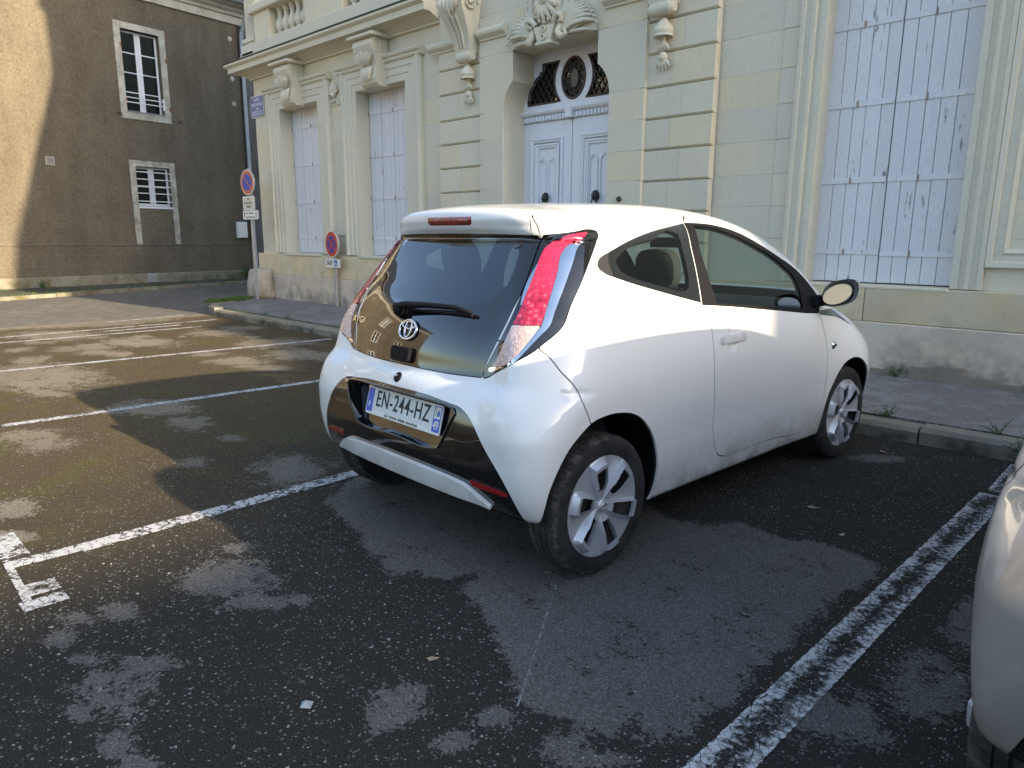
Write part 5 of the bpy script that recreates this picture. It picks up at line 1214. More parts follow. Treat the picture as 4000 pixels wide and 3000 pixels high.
def panel_mesh(name, V, T, mirror, mat, off=0.0, lip=.010, side_=0, solid=True):
    """mesh of a panel: skin offset by off, edges folded inwards by lip; mirror joins both halves (side_: +1 makes only the left copy)"""
    u, inv = np.unique(T, return_inverse=True); P = V[u]; t = inv.reshape(-1, 3); N = grad(P); P = P + N * off
    if lip:
        e = np.sort(np.concatenate([t[:, [0, 1]], t[:, [1, 2]], t[:, [2, 0]]]), 1); key = e[:, 0].astype(np.int64) * len(P) + e[:, 1]; k, cnt = np.unique(key, return_counts=True); be = k[cnt == 1]
        a, b = (be // len(P)).astype(int), (be % len(P)).astype(int); keep = ~((np.abs(P[a, 1]) < 2e-3) & (np.abs(P[b, 1]) < 2e-3)); a, b = a[keep], b[keep]
        ub, ib = np.unique(np.concatenate([a, b]), return_inverse=True); n0 = len(P); P2 = P[ub]; N2 = N[ub]
        # duplicate rim so that the fold shades as a crisp edge
        P = np.concatenate([P, P2, P2 - N2 * lip]); m = len(ub); ia, ibb = ib[:len(a)], ib[len(a):]
        t = np.concatenate([t, np.stack([n0 + ia, n0 + ibb, n0 + m + ibb], 1), np.stack([n0 + ia, n0 + m + ibb, n0 + m + ia], 1)])
        Nf = np.concatenate([N, N2, N2]); nsm = n0
    else: Nf = N; nsm = len(P)
    if mirror or side_ > 0:
        Pm = P * [1, -1, 1]; Nm = Nf * [1, -1, 1]
        if side_ > 0: P, Nf, t = Pm, Nm, t[:, ::-1]
        else:
            n = len(P); P = np.concatenate([P, Pm]); Nf = np.concatenate([Nf, Nm]); t = np.concatenate([t, t[:, ::-1] + n])
    me = raw_mesh(name, P, t); me.materials.append(mat); me.polygons.foreach_set('use_smooth', np.ones(len(me.polygons), bool))
    if len(me.vertices) == len(Nf) and len(me.polygons) == len(t):
        Nn = Nf.copy(); rim = np.zeros(len(P), bool)
        if lip:
            tot = nsm + 2 * (len(ub)); rim[:tot] = np.arange(tot) >= nsm
            if len(P) > tot: rim[tot:] = np.arange(len(P) - tot) >= nsm
        fl = rim[t].all(1); 
        # rim faces: flat; skin faces: analytic normals
        smv = np.ones(len(me.polygons), bool); smv[fl] = False; me.polygons.foreach_set('use_smooth', smv)
        ln = Nn[t.ravel()].copy(); fr = np.repeat(fl, 3); 
        fn = np.cross(P[t[:, 1]] - P[t[:, 0]], P[t[:, 2]] - P[t[:, 0]]); fn /= np.maximum(np.linalg.norm(fn, axis=1, keepdims=True), 1e-12); g = np.repeat(fn, 3, 0)
        flip = (np.einsum('ij,ij->i', g, ln) < 0) & ~fr; ln[fr] = g[fr]
        bad = np.einsum('ij,ij->i', fn, Nn[t].mean(1)) < 0
        if bad[~fl].mean() > .5:
            t2 = t[:, ::-1]; me = raw_mesh(name, P, t2); me.materials.append(mat); me.polygons.foreach_set('use_smooth', smv); ln = Nn[t2.ravel()].copy(); ln[fr] = -g[fr]
        me.normals_split_custom_set([tuple(v) for v in ln])
    return me
# ---- outlines of the panels, in metres on the car (x forward from the rear axle, y left, z up)
HATCH_R = [(-.051, -.483, 1.359), (-.089, -.495, 1.303), (-.127, -.506, 1.249), (-.171, -.518, 1.185), (-.225, -.524, 1.102), (-.277, -.518, 1.012), (-.313, -.499, .935), (-.338, -.475, .866), (-.354, -.466, .819)]
p_hatch = smooth_poly([(.06, 1.368), (-.25, 1.366), (-.478, 1.361)] + rear(HATCH_R)[1:-1] + [(-.466, .818), (-.342, .8135), (-.166, .812), (.06, .815)])
p_hclear = smooth_poly([(.03, 1.352), (-.25, 1.351), (-.39, 1.335), (-.425, 1.29), (-.437, 1.22), (-.436, 1.157), (-.40, 1.106), (-.29, 1.087), (-.139, 1.076), (.03, 1.069)])
LAMP = [(-.045, -.487, 1.364), (-.008, -.527, 1.369), (.071, -.563, 1.38), (.151, -.574, 1.389), (.178, -.578, 1.382), (.168, -.597, 1.364), (.069, -.643, 1.277), (-.036, -.681, 1.172), (-.105, -.698, 1.1), (-.164, -.713, 1.027), (-.198, -.709, 1.001), (-.251, -.693, .965), (-.28, -.68, .942), (-.325, -.631, .903), (-.34, -.536, .849), (-.351, -.49, .82), (-.356, -.470, .815), (-.338, -.479, .866), (-.313, -.503, .935), (-.277, -.522, 1.012), (-.225, -.528, 1.102), (-.171, -.522, 1.185), (-.127, -.510, 1.249), (-.089, -.499, 1.303)]
p_lamp = smooth_poly(obl(LAMP))
p_insert = smooth_poly([(.06, .724), (-.021, .724), (-.227, .721), (-.375, .708), (-.409, .705), (-.451, .691), (-.516, .645), (-.593, .555), (-.65, .478), (-.687, .406), (-.715, .33), (-.735, .27), (-.74, .15), (.06, .15)])
p_recess = smooth_poly([(.06, .709), (-.135, .707), (-.362, .698), (-.392, .693), (-.403, .675), (-.37, .613), (-.322, .534), (-.310, .520), (-.293, .514), (-.034, .512), (.06, .512)], 5)
p_white = smooth_poly([(.06, .417), (-.118, .417), (-.296, .411), (-.404, .403), (-.454, .396), (-.498, .374), (-.551, .342), (-.590, .318), (-.558, .323), (-.391, .325), (-.24, .327), (.06, .328)])
p_arch_r = smooth_poly([(-.342, .15), (-.336, .30), (-.334, .368), (-.326, .429), (-.309, .482), (-.284, .532), (-.251, .581), (-.209, .619), (-.163, .65), (-.128, .669), (-.058, .682), (.01, .683), (.076, .675), (.138, .66), (.203, .629), (.265, .577), (.314, .517), (.347, .447), (.363, .394), (.366, .332), (.359, .271), (.340, .21), (.335, .15)])
p_arch_f = smooth_poly([(2.025, .10), (2.030, .20), (2.033, .262), (2.041, .331), (2.057, .402), (2.08, .462), (2.113, .515), (2.159, .583), (2.212, .629), (2.271, .650), (2.32, .654), (2.37, .643), (2.43, .612), (2.50, .56), (2.555, .48), (2.60, .38), (2.625, .27), (2.63, .10)])
QW = [(.085, 1.246), (.102, 1.266), (.137, 1.283), (.181, 1.296), (.298, 1.331), (.421, 1.362), (.549, 1.387), (.685, 1.407), (.828, 1.426), (.775, 1.326), (.748, 1.205), (.728, 1.067), (.603, 1.094), (.402, 1.139), (.261, 1.172), (.169, 1.197), (.117, 1.213), (.089, 1.231)]
p_qwin = smooth_poly(QW)
p_qclear = smooth_poly([(.205, 1.262), (.279, 1.30), (.518, 1.353), (.690, 1.385), (.715, 1.372), (.692, 1.26), (.677, 1.18), (.655, 1.135), (.603, 1.122), (.51, 1.141), (.374, 1.171), (.264, 1.20), (.218, 1.222)], 5, corner=70)
p_qtip = smooth_poly([(.06, 1.33), (.181, 1.33), (.178, 1.29), (.163, 1.268), (.159, 1.23), (.169, 1.18), (.06, 1.18)], 5)
p_dwin = smooth_poly([(.896, 1.416), (1.069, 1.406), (1.237, 1.366), (1.414, 1.305), (1.544, 1.253), (1.645, 1.196), (1.713, 1.145), (1.734, 1.09), (1.735, 1.039), (1.727, .979), (1.48, 1.0), (1.241, 1.023), (.854, 1.058), (.835, 1.189), (.840, 1.306)])
p_dseal = smooth_poly([(.833, 1.427), (.902, 1.428), (1.097, 1.42), (1.277, 1.389), (1.445, 1.328), (1.614, 1.26), (1.776, 1.192), (1.906, 1.097), (1.961, 1.035), (1.924, .939), (1.788, .949), (1.474, .983), (1.236, 1.007), (.952, 1.037), (.735, 1.056), (.736, 1.067), (.756, 1.205), (.783, 1.326)])
p_cowl = smooth_poly([(1.93, .953), (2.02, .955), (2.12, .952), (2.22, .925), (2.30, .885), (2.36, .84), (2.28, .872), (2.18, .90), (2.06, .917), (1.935, .932)])
p_door = smooth_poly([(.736, 1.054), (.752, 1.04), (.769, 1.01), (.776, .953), (.778, .884), (.783, .801), (.789, .692), (.807, .58), (.821, .458), (.836, .41), (.862, .355), (.885, .325), (.947, .298), (1.111, .291), (1.43, .288), (1.917, .287), (1.955, .304), (2.006, .389), (2.023, .524), (2.016, .65), (1.998, .74), (1.974, .814), (1.924, .935), (1.964, 1.035), (1.925, 1.11), (1.794, 1.212), (1.63, 1.298), (1.47, 1.368), (1.33, 1.418), (1.17, 1.456), (1.05, 1.467), (.945, 1.466), (.890, 1.454), (.838, 1.432), (.783, 1.326), (.756, 1.205)])
p_bump = smooth_poly([(.301, .965), (.301, .948), (.327, .93), (.384, .865), (.436, .81), (.464, .755), (.488, .70), (.505, .65), (.60, .30), (.62, 0), (-.8, 0), (-.8, .965)], 4)
p_gate = smooth_poly([(.085, .06), (.080, -.2), (.060, -.37), (.035, -.425), (-.02, -.432), (-.055, -.455), (-.062, -.484), (-.050, -.50), (-.6, -.50), (-.6, .06)], 4)
p_screen = smooth_poly([(.06, 1.055), (-.45, 1.05), (-.62, 1.045), (-.585, 1.16), (-.535, 1.28), (-.485, 1.385), (-.40, 1.435), (.06, 1.447)])
p_red = smooth_poly(obl([(.129, -.567, 1.374), (.018, -.557, 1.359), (-.015, -.535, 1.343), (-.050, -.53, 1.325), (-.072, -.523, 1.308), (-.091, -.525, 1.284), (-.141, -.538, 1.212), (-.201, -.548, 1.125), (-.250, -.551, 1.047), (-.264, -.546, 1.026), (-.216, -.649, 1.03), (-.188, -.641, 1.073), (-.142, -.627, 1.142), (-.088, -.606, 1.217), (-.034, -.580, 1.297), (-.004, -.578, 1.32), (.058, -.575, 1.343), (.097, -.587, 1.361)]))
p_clear = smooth_poly(obl([(-.265, -.547, 1.024), (-.293, -.541, .971), (-.319, -.529, .91), (-.335, -.515, .866), (-.322, -.563, .879), (-.305, -.594, .909), (-.275, -.623, .955), (-.241, -.640, 1.0), (-.217, -.649, 1.028)]))
p_chrome = smooth_poly(obl([(.062, -.586, 1.338), (.079, -.586, 1.339), (.031, -.602, 1.312), (-.013, -.621, 1.262), (-.100, -.651, 1.157), (-.158, -.665, 1.081), (-.198, -.673, 1.025), (-.227, -.662, .999), (-.268, -.642, .955), (-.315, -.592, .886), (-.334, -.532, .857), (-.346, -.492, .839), (-.338, -.494, .860), (-.335, -.516, .866), (-.322, -.564, .879), (-.305, -.595, .909), (-.275, -.624, .955), (-.240, -.641, 1.0), (-.215, -.65, 1.029), (-.187, -.642, 1.073), (-.141, -.628, 1.142), (-.087, -.607, 1.217), (-.033, -.581, 1.297), (-.003, -.579, 1.32)]))
p_sliver = smooth_poly(obl([(-.085, -.515, 1.277), (-.098, -.516, 1.252), (-.163, -.535, 1.165), (-.20, -.540, 1.10), (-.21, -.530, 1.095), (-.175, -.522, 1.165)]))
# ---- materials
def paint(name, col, flake=0.0):
    t = NT(name); g = t.co(); n = t.noise(g, 3.2, 5, .6); z = t.sep(g)[2]
    lowd = t.math('MULTIPLY', t.ramp(z, [(.22, 1), (.46, 0)]), t.ramp(t.noise(g, 7, 6, .65), [(.35, 0), (.7, .75)]))
    sp = t.ramp(t.voro(g, 17), [(.020, .7), (.032, 0)])
    c = t.mix(n, tuple(x * .97 for x in col), col); c = t.mix(lowd, c, (.20, .17, .13)); c = t.mix(t.math('MULTIPLY', sp, t.ramp(t.noise(g, 2.1, 2), [(.52, 0), (.60, 1)])), c, (.08, .06, .05))
    w = t.noise(g, 5, 3)
    t.set(color=c, rough=.42 if not flake else .36, metal=flake, coat=1.0, coatr=.045, spec=.4)
    M[name] = t.m
paint('car_white', (.80, .795, .775)); paint('car_silver', (.43, .40, .37), .45)
M['gloss_black'] = plain('gloss_black', (.006, .006, .007), .10, 0, 1.0); M['gloss_black'].node_tree.nodes['Principled BSDF'].inputs['Roughness'].default_value = .06
M['trim_black'] = plain('trim_black', (.008, .008, .010), .55); M['trim_grey'] = plain('trim_grey', (.028, .028, .032), .6)
for k_ in ('trim_black', 'trim_grey'): M[k_].node_tree.nodes['Principled BSDF'].inputs['Specular IOR Level'].default_value = .12
M['chrome'] = plain('chrome', (.72, .73, .75), .08, 1.0, 0, .02); M['cabin'] = plain('cabin', (.03, .03, .033), .8); M['cabin_light'] = plain('cabin_light', (.32, .31, .29), .8); M['seat_cloth'] = plain('seat_cloth', (.045, .047, .052), .9)
def tyre_mat():
    t = NT('rubber'); g = t.co(); n = t.noise(g, 9, 6, .65); c = t.mix(t.ramp(n, [(.42, 0), (.68, 1)]), (.016, .016, .018), (.045, .042, .04)); xyz = t.sep(g); rad = t.math('SQRT', t.math('ADD', t.math('POWER', xyz[0], 2), t.math('POWER', xyz[2], 2))); sh_ = t.math('MULTIPLY', t.ramp(rad, [(.268, 0), (.278, 1), (.2885, 1), (.2905, 0)]), t.ramp(t.noise(g, 26, 5, .7), [(.46, 0), (.60, .8)])); c = t.mix(sh_, c, (.115, .10, .082)); M['rubber'] = t.set(color=c, rough=.75, spec=.3, normal=t.bump(t.noise(g, 160, 2), .25, .002))
tyre_mat()
def cover_mat():
    t = NT('wheel_silver'); g = t.co(); n = t.noise(g, 12, 5, .6); s = t.noise(g, 30, 6, .8, stretch=(1, 1, 7)); c = t.mix(n, (.50, .51, .54), (.58, .59, .62)); c = t.mix(t.ramp(s, [(.66, 0), (.70, .6)]), c, (.75, .75, .75)); M['wheel_silver'] = t.set(color=c, rough=.32, metal=.45, coat=.3, coatr=.15)
cover_mat()
def lens_mat(name, base, deep, scale, rib=False):
    t = NT(name); g = t.co(); v = t.n.new('ShaderNodeTexVoronoi'); v.inputs['Scale'].default_value = scale; t.L(g, v.inputs['Vector']); n = t.noise(g, 22, 4)
    c = t.mix(t.ramp(n, [(.35, 0), (.65, 1)]), deep, base); hot = tuple(min(1, x * 1.7 + .03) for x in base)
    c = t.mix(t.ramp(t.sep(v.outputs['Color'])[0], [(.6, 0), (.98, .40)]), c, hot); h = v.outputs['Distance']  # bright cells put the reflector glints into the lens colour
    if rib:
        z = t.sep(g)[2]; up = t.ramp(z, [(.0, 0), (1, 1)]); k = t.math('MULTIPLY_ADD', z, 2.9, -2.95); low = t.ramp(k, [(.30, 1), (.55, 0)])
        st = t.voro(g, 42, 'Distance'); c = t.mix(t.math('MULTIPLY', low, t.ramp(st, [(.08, .85), (.35, 0)])), c, (.95, .16, .20)); c = t.mix(t.math('MULTIPLY', low, t.ramp(st, [(.55, 0), (.75, .6)])), c, (.12, .0, .008))  # stronger painted sparkle in the lower part, pale centres and dark rims
        w = t.new('ShaderNodeTexWave'); w.inputs['Scale'].default_value = 34; w.inputs['Distortion'].default_value = 1.5; w.bands_direction = 'Z'; t.L(g, w.inputs['Vector'])
        c = t.mix(t.math('MULTIPLY', t.math('SUBTRACT', 1.0, low), t.ramp(w.outputs['Fac'], [(.55, 0), (.9, .35)])), c, (.66, .05, .13)); h = st
    nb = t.bump(h, .45, .004); M[name] = t.set(color=c, rough=.22, coat=1.0, coatr=.02, normal=nb)
    t.set(**{'Coat Normal': t.new('ShaderNodeNewGeometry').outputs['Normal']})
lens_mat('red_lens', (.46, .014, .06), (.34, .008, .034), 130, True); lens_mat('clear_lens', (.60, .46, .44), (.42, .27, .25), 120); lens_mat('brake_lens', (.26, .006, .008), (.12, .002, .003), 70)
M['reflector_red'] = plain('reflector_red', (.30, .012, .012), .2, 0, 1.0)
# ---- the car
HEAD = math.radians(87.0042)
car = empty('parked_car', (-2.402, 2.253, 0), HEAD, 'white three door hatchback with black glass tailgate parked nose to the kerb', 'car')
V0, T0 = half_grid()
sk = Skin(V0, T0); base = Skin(V0.copy(), T0.copy())
sk.cut('void', c_side, p_arch_r); sk.cut('void', c_side, p_arch_f)
nz = grad(sk.V[sk.T].mean(1)); sk.names.append('underbody'); m_ = (nz[:, 2] < -.80) & (sk.lab == 0); sk.lab[m_] = sk.names.index('underbody')
sk.cut('lamp', c_obl, p_lamp, ('body',), .0018)
sk.cut('hatch', c_rear, p_hatch, ('body',), .0018)
sk.cut('rear_window', c_rear, p_hclear, ('hatch',))
sk.cut('insert', c_rear, p_insert, ('body',), .0012)
sk.cut('void', c_rear, p_recess, ('insert',))
sk.cut('quarter', c_side, p_qwin, ('body',), .001)
sk.cut('quarter_glass', c_side, p_qclear, ('quarter',)); sk.cut('quarter_tip', c_side, p_qtip, ('quarter',), .0008)
sk.cut('door_glass', c_side, p_dwin, ('body',)); sk.cut('window_trim', c_side, p_dseal, ('body',))
sk.cut('screen', c_screen, p_screen, ('body',), .001)
sk.cut('cowl', c_side, p_cowl, ('body',), .001)
sk.cut('door', c_side, p_door, ('body',), .0029)
sk.cut('gate_zone', c_plan, np.array([(.078, .06), (.078, -.30), (.070, -.452), (-.6, -.452), (-.6, .06)]), ('body',), .0022)
sk.cut('gate', c_rear, np.array([(.06, 1.7), (-.440, 1.7), (-.445, 1.447), (-.466, 1.425), (-.480, 1.395), (-.486, 1.34), (.06, 1.34)]), ('body', 'gate_zone'), .0022)
sk.lab[sk.lab == sk.names.index('gate_zone')] = 0
sk.cut('bumper', c_bump, p_bump, ('body',), .0024)
def part(name, mat, labels, mirror=True, parent=None, off=0.0, lip=.010, side_=0, tri=None, S=None):
    S = S or sk; T = S.take(*labels) if tri is None else tri
    me = panel_mesh(name, S.V, T, mirror, M[mat], off, lip, side_); o = bpy.data.objects.new(name, me); return link(o, parent or car)
def pair(name, mat, labels, parents=(None, None), **kw):
    return [part(name, mat, labels, False, parents[i], side_=i, **kw) for i in (0, 1)]
pair('cowl_trim', 'gloss_black', ['cowl'])
body = part('body_shell', 'car_white', ['body'])
part('underbody', 'trim_black', ['underbody'], lip=0)
part('rear_bumper', 'car_white', ['bumper']); part('bumper_insert', 'gloss_black', ['insert'], off=-.002)
gate = part('tailgate', 'car_white', ['gate']); part('tailgate_glass', 'gloss_black', ['hatch'], parent=gate, off=-.0005); part('rear_window', 'hatch_glass', ['rear_window'], parent=gate, off=-.0005, lip=0)
part('windscreen', 'screen_glass', ['screen'], off=-.001, lip=0)
doors = pair('door', 'car_white', ['door'])
pair('window_glass', 'side_glass', ['door_glass'], doors, off=-.004, lip=0); pair('window_trim', 'trim_black', ['window_trim'], doors, off=.0005)
qs = pair('quarter_window', 'gloss_black', ['quarter'], off=-.0005); pair('quarter_glass', 'side_glass', ['quarter_glass'], qs, off=-.0005, lip=0); pair('quarter_trim', 'trim_grey', ['quarter_tip'], qs, off=.0005)
lamps = pair('tail_lamp', 'gloss_black', ['lamp'], off=.001)
def patch(name, mat, cf, poly, off, lip, parents, mirror=False, sides=(0, 1)):
    S = base.copy(); S.cut(name, cf, poly); T = S.take(name)
    return [part(name, mat, [], mirror, parents[i], off, lip, i, T, S) for i in sides]
patch('red_lens', 'red_lens', c_obl, p_red, .007, .006, lamps); patch('clear_lens', 'clear_lens', c_obl, p_clear, .006, .005, lamps); patch('lamp_chrome', 'chrome', c_obl, p_chrome, .004, .003, lamps); patch('lamp_reflector', 'chrome', c_obl, p_sliver, .004, .003, lamps)
patch('bumper_lip', 'car_white', c_rear, p_white, .016, .020, [None], True, (0,))
def c_front(V): return V[:, [1, 2]], V[:, 0] > 2.55
patch('headlight', 'clear_lens', c_front, smooth_poly([(-.78, .72), (-.70, .80), (-.52, .78), (-.40, .70), (-.52, .66), (-.70, .64)]), .004, .01, [None, None])
patch('front_grille', 'gloss_black', c_front, smooth_poly([(.05, .50), (-.40, .50), (-.56, .42), (-.50, .30), (.05, .30)]), .003, .01, [None], True, (0,))
p_refl = smooth_poly([(-.478, .424), (-.672, .413), (-.680, .396), (-.488, .399)], 3)
rf = smooth_poly([(-.470, .428), (-.683, .416), (-.690, .396), (-.475, .392)], 3)
patch('reflector', 'reflector_red', c_rear, p_refl, .005, .004, [None, None])
bk = MB(); NB = 28
for j in range(5):
    for i in range(NB + 1):
        t_ = i / NB; v_ = j / 4; yb = .163 - .320 * t_; zt_ = 1.445; zb_ = 1.399 + .014 * max(0, 1 - t_ * 14) ** 1.0 + .010 * max(0, (t_ - .94) / .06); z_ = zb_ + (zt_ - zb_) * v_
        p_ = cast_x(yb, z_); n_ = nrm(p_); bk.V.append(tuple(p_ + n_ * (.004 if 0 < j < 4 and 0 < i < NB else -.003)))
bk.F = [(j * (NB + 1) + i, j * (NB + 1) + i + 1, (j + 1) * (NB + 1) + i + 1, (j + 1) * (NB + 1) + i) for j in range(4) for i in range(NB)]
bk.build('brake_light', M['brake_lens'], gate, smooth=True)
# inner shell : dark lining behind panels and shut-lines, wheel-arch liners
T_in = sk.take('body', 'door', 'gate', 'bumper', 'gap', 'lamp', 'insert', 'hatch', 'window_trim', 'quarter', 'quarter_tip')
part('cabin_lining', 'cabin', [], True, None, -.022, 0, 0, T_in)
for s in (-1, 1):
    for cx, top in ((.012, .368), (2.335, .345)):
        mb = MB(); n = 22
        P = [(cx + (top + .012) * math.cos(a), .29 + (top + .014) * math.sin(a)) for a in np.linspace(PI * (1.0 if cx > 1 else .955), PI * .0, n)]
        V = [(p[0], s * y, p[1]) for y in (.36, .765) for p in P]; Fc = [(i, i + 1, n + i + 1, n + i) for i in range(n - 1)] + [tuple(range(n))]
        MB().add(V, Fc).build('arch_liner', M['trim_black'], car)
# number plate recess
def plate_x(z): return -.395 - (.671 - z) * .26
rc = MB(); half = [(y, z) for y, z in p_recess if y < .0]; half = sorted(range(len(half)), key=lambda i: i) and half
loop = [(y, z) for y, z in half] + [(-y, z) for y, z in half[::-1]]
n = len(loop); Vf = []; Vb = []
for y, z in loop:
    p = cast_x(y, z); Vf.append((p.x - .0005, y, z)); zz_ = .512 + (z - .512) * .97 + .003; Vb.append((plate_x(zz_) + .012, y * .955, zz_))
rc.add(Vf + Vb, [(i, (i + 1) % n, n + (i + 1) % n, n + i) for i in range(n)]); tri = tessellate_polygon([[Vector((y, z, 0)) for y, z in loop]]); rc.add(Vb, [tuple(t) for t in tri])
rec = rc.build('plate_recess', M['gloss_black'], car)
rimm = MB().tube([(v[0] - .001, v[1], v[2]) for v in Vf], .0045, 6, closed=True).build('recess_rim', M['gloss_black'], car, smooth=True)
npl = empty('number_plate', (plate_x(.62), 0, .62)); npl.parent = car
npl.matrix_local = frame((plate_x(.618) - .002, -.005, .618), (0, -1, 0), (-.0 - (plate_x(.70) - plate_x(.60)) * -1, 0, .10))
def flat(mb_poly, z0, z1, name, mat, par): return MB().prism(mb_poly, 'z', z0, z1).build(name, M[mat], par)
PW, PH_ = .560, .120
flat([(-PW / 2, -PH_ / 2 + .0), (-PW / 2 + .012, -PH_ / 2 - .004), (PW / 2 - .006, -PH_ / 2 - .004), (PW / 2, -PH_ / 2), (PW / 2, PH_ / 2 - .006), (PW / 2 - .006, PH_ / 2), (-PW / 2 + .006, PH_ / 2), (-PW / 2, PH_ / 2 - .006)], 0, .004, 'plate_body', 'sign_white', npl)
M['plate_white'] = plain('plate_white', (.66, .70, .69), .35); M['plate_blue'] = plain('plate_blue', (.02, .10, .55), .35)
flat([(-PW / 2 + .052, -PH_ / 2 + .018), (PW / 2 - .058, -PH_ / 2 + .018), (PW / 2 - .058, PH_ / 2 - .005), (-PW / 2 + .052, PH_ / 2 - .005)], .0044, .0052, 'plate_field', 'plate_white', npl)
flat([(-PW / 2 + .006, -PH_ / 2 + .006), (-PW / 2 + .050, -PH_ / 2 + .006), (-PW / 2 + .050, PH_ / 2 - .006), (-PW / 2 + .006, PH_ / 2 - .006)], .0044, .0054, 'blue_band', 'plate_blue', npl)
flat([(PW / 2 - .055, -PH_ / 2 + .006), (PW / 2 - .007, -PH_ / 2 + .006), (PW / 2 - .007, PH_ / 2 - .006), (PW / 2 - .055, PH_ / 2 - .006)], .0044, .0054, 'blue_band', 'plate_blue', npl)
flat([(PW / 2 - .051, .002), (PW / 2 - .011, .002), (PW / 2 - .011, PH_ / 2 - .010), (PW / 2 - .051, PH_ / 2 - .010)], .0058, .0062, 'region_field', 'sign_white', npl)
NL = lambda x, y, z=.0060: Matrix.Translation((x, y, z))
text_mesh('plate_number', 'EN-244-HZ', .104, M['black_ink'], npl, NL(-.003, .010), .735, bold=.0008, sp=1.12)
text_mesh('lettering', 'F', .034, M['sign_white'], npl, NL(-PW / 2 + .028, -.022), .9, bold=.001); text_mesh('lettering', '49', .050, M['sign_white'], npl, NL(PW / 2 - .031, -.027), .72, bold=.001)
text_mesh('lettering', 'GCA - TOYOTA - ANGERS   02.41.44.55.66', .0165, M['black_ink'], npl, NL(.0, -PH_ / 2 + .0065, .0046), .82)
MB().tube([(PW / 2 - .052 + .012 * math.cos(a), .03 + .02 * math.sin(a), .0066) for a in np.linspace(-1.2, 1.2, 9)], .0016, 4).build('region_mark', plain('lime', (.25, .40, .12), .5), npl); flat([(PW / 2 - .034, .012), (PW / 2 - .018, .012), (PW / 2 - .015, .034), (PW / 2 - .030, .034)], .0064, .0068, 'region_mark', 'plate_blue', npl); flat([(PW / 2 - .030, .037), (PW / 2 - .016, .037), (PW / 2 - .016, .040), (PW / 2 - .030, .040)], .0064, .0068, 'region_mark', 'sign_red', npl)
# emblem : an oval ring with two crossed ovals inside
def rear_frame(y, z, off=.0):
    p = cast_x(y, z); nn = nrm(p); p = p + nn * off; return frame(p, Vector((0, -1, 0)), nn.cross(Vector((0, -1, 0))))
em = MB(); el = lambda a, b, cx=0, cy=0, k=40: [(cx + a * math.cos(t), cy + b * math.sin(t), .006) for t in np.linspace(0, 2 * PI, k, endpoint=False)]
em.tube(el(.060, .043), .0065, 8, closed=True); em.tube(el(.022, .036, 0, .003), .0048, 8, closed=True); em.tube(el(.045, .016, 0, .020), .0048, 8, closed=True)
e = em.build('oval_emblem', M['chrome'], gate, smooth=True); e.matrix_local = rear_frame(.004, .960, .0)
e2 = text_mesh('model_lettering', 'AYGO', .042, M['chrome'], gate, rear_frame(.468, .960, .002), 1.15, ext=.003, bold=.002)
# wiper, camera/handle pad, lock button, washer
wp = MB(); pts = [(.118, 1.035), (.05, 1.045), (-.10, 1.055), (-.25, 1.058), (-.352, 1.048)]; P3 = []
for (y, z), o_ in zip(pts, (.035, .038, .034, .030, .026)): p = cast_x(y, z); P3.append(p + nrm(p) * o_)
wp.tube(P3, [.016, .017, .013, .011, .007], 8); wo = wp.build('rear_wiper', M['trim_black'], gate, smooth=True)
pb = cast_x(.10, 1.03); hub = MB().lathe([(0, .0), (.030, .0), (.028, .03), (.020, .045), (0, .047)], 16, 'z'); hb = hub.build('wiper_hub', M['trim_black'], wo, smooth=True); hb.matrix_local = rear_frame(.098, 1.028)
bl2 = MB(); Q = []
for (y, z) in ((.06, 1.038), (-.35, 1.042)): p = cast_x(y, z); Q.append(p + nrm(p) * .012)
bl2.tube(Q, .006, 6).build('wiper_blade', M['trim_black'], wo)
hd = MB().prism([(-.066, -.026), (-.050, -.034), (.046, -.034), (.060, -.024), (.064, .020), (.056, .030), (-.058, .030), (-.068, .018)], 'z', 0, .022); ho = hd.build('tailgate_handle', M['trim_black'], gate, auto=40); ho.matrix_local = rear_frame(.012, .858)
dk = MB().lathe([(0, .008), (.008, .010), (.014, .006), (.020, .006), (.024, .0), (.024, -.01)], 20, 'z').build('release_button', M['trim_black'], car, smooth=True); dk.matrix_local = rear_frame(.0, .762); MB().ball((-.003, .003, .007), .008, 8).build('button_face', M['chrome'], dk)
hw = MB().lathe([(.014, 0), (.019, .003), (.019, 0), (.014, 0)], 16, 'z').build('glass_grommet', M['trim_grey'], gate); hw.matrix_local = rear_frame(-.395, 1.325, .0005)
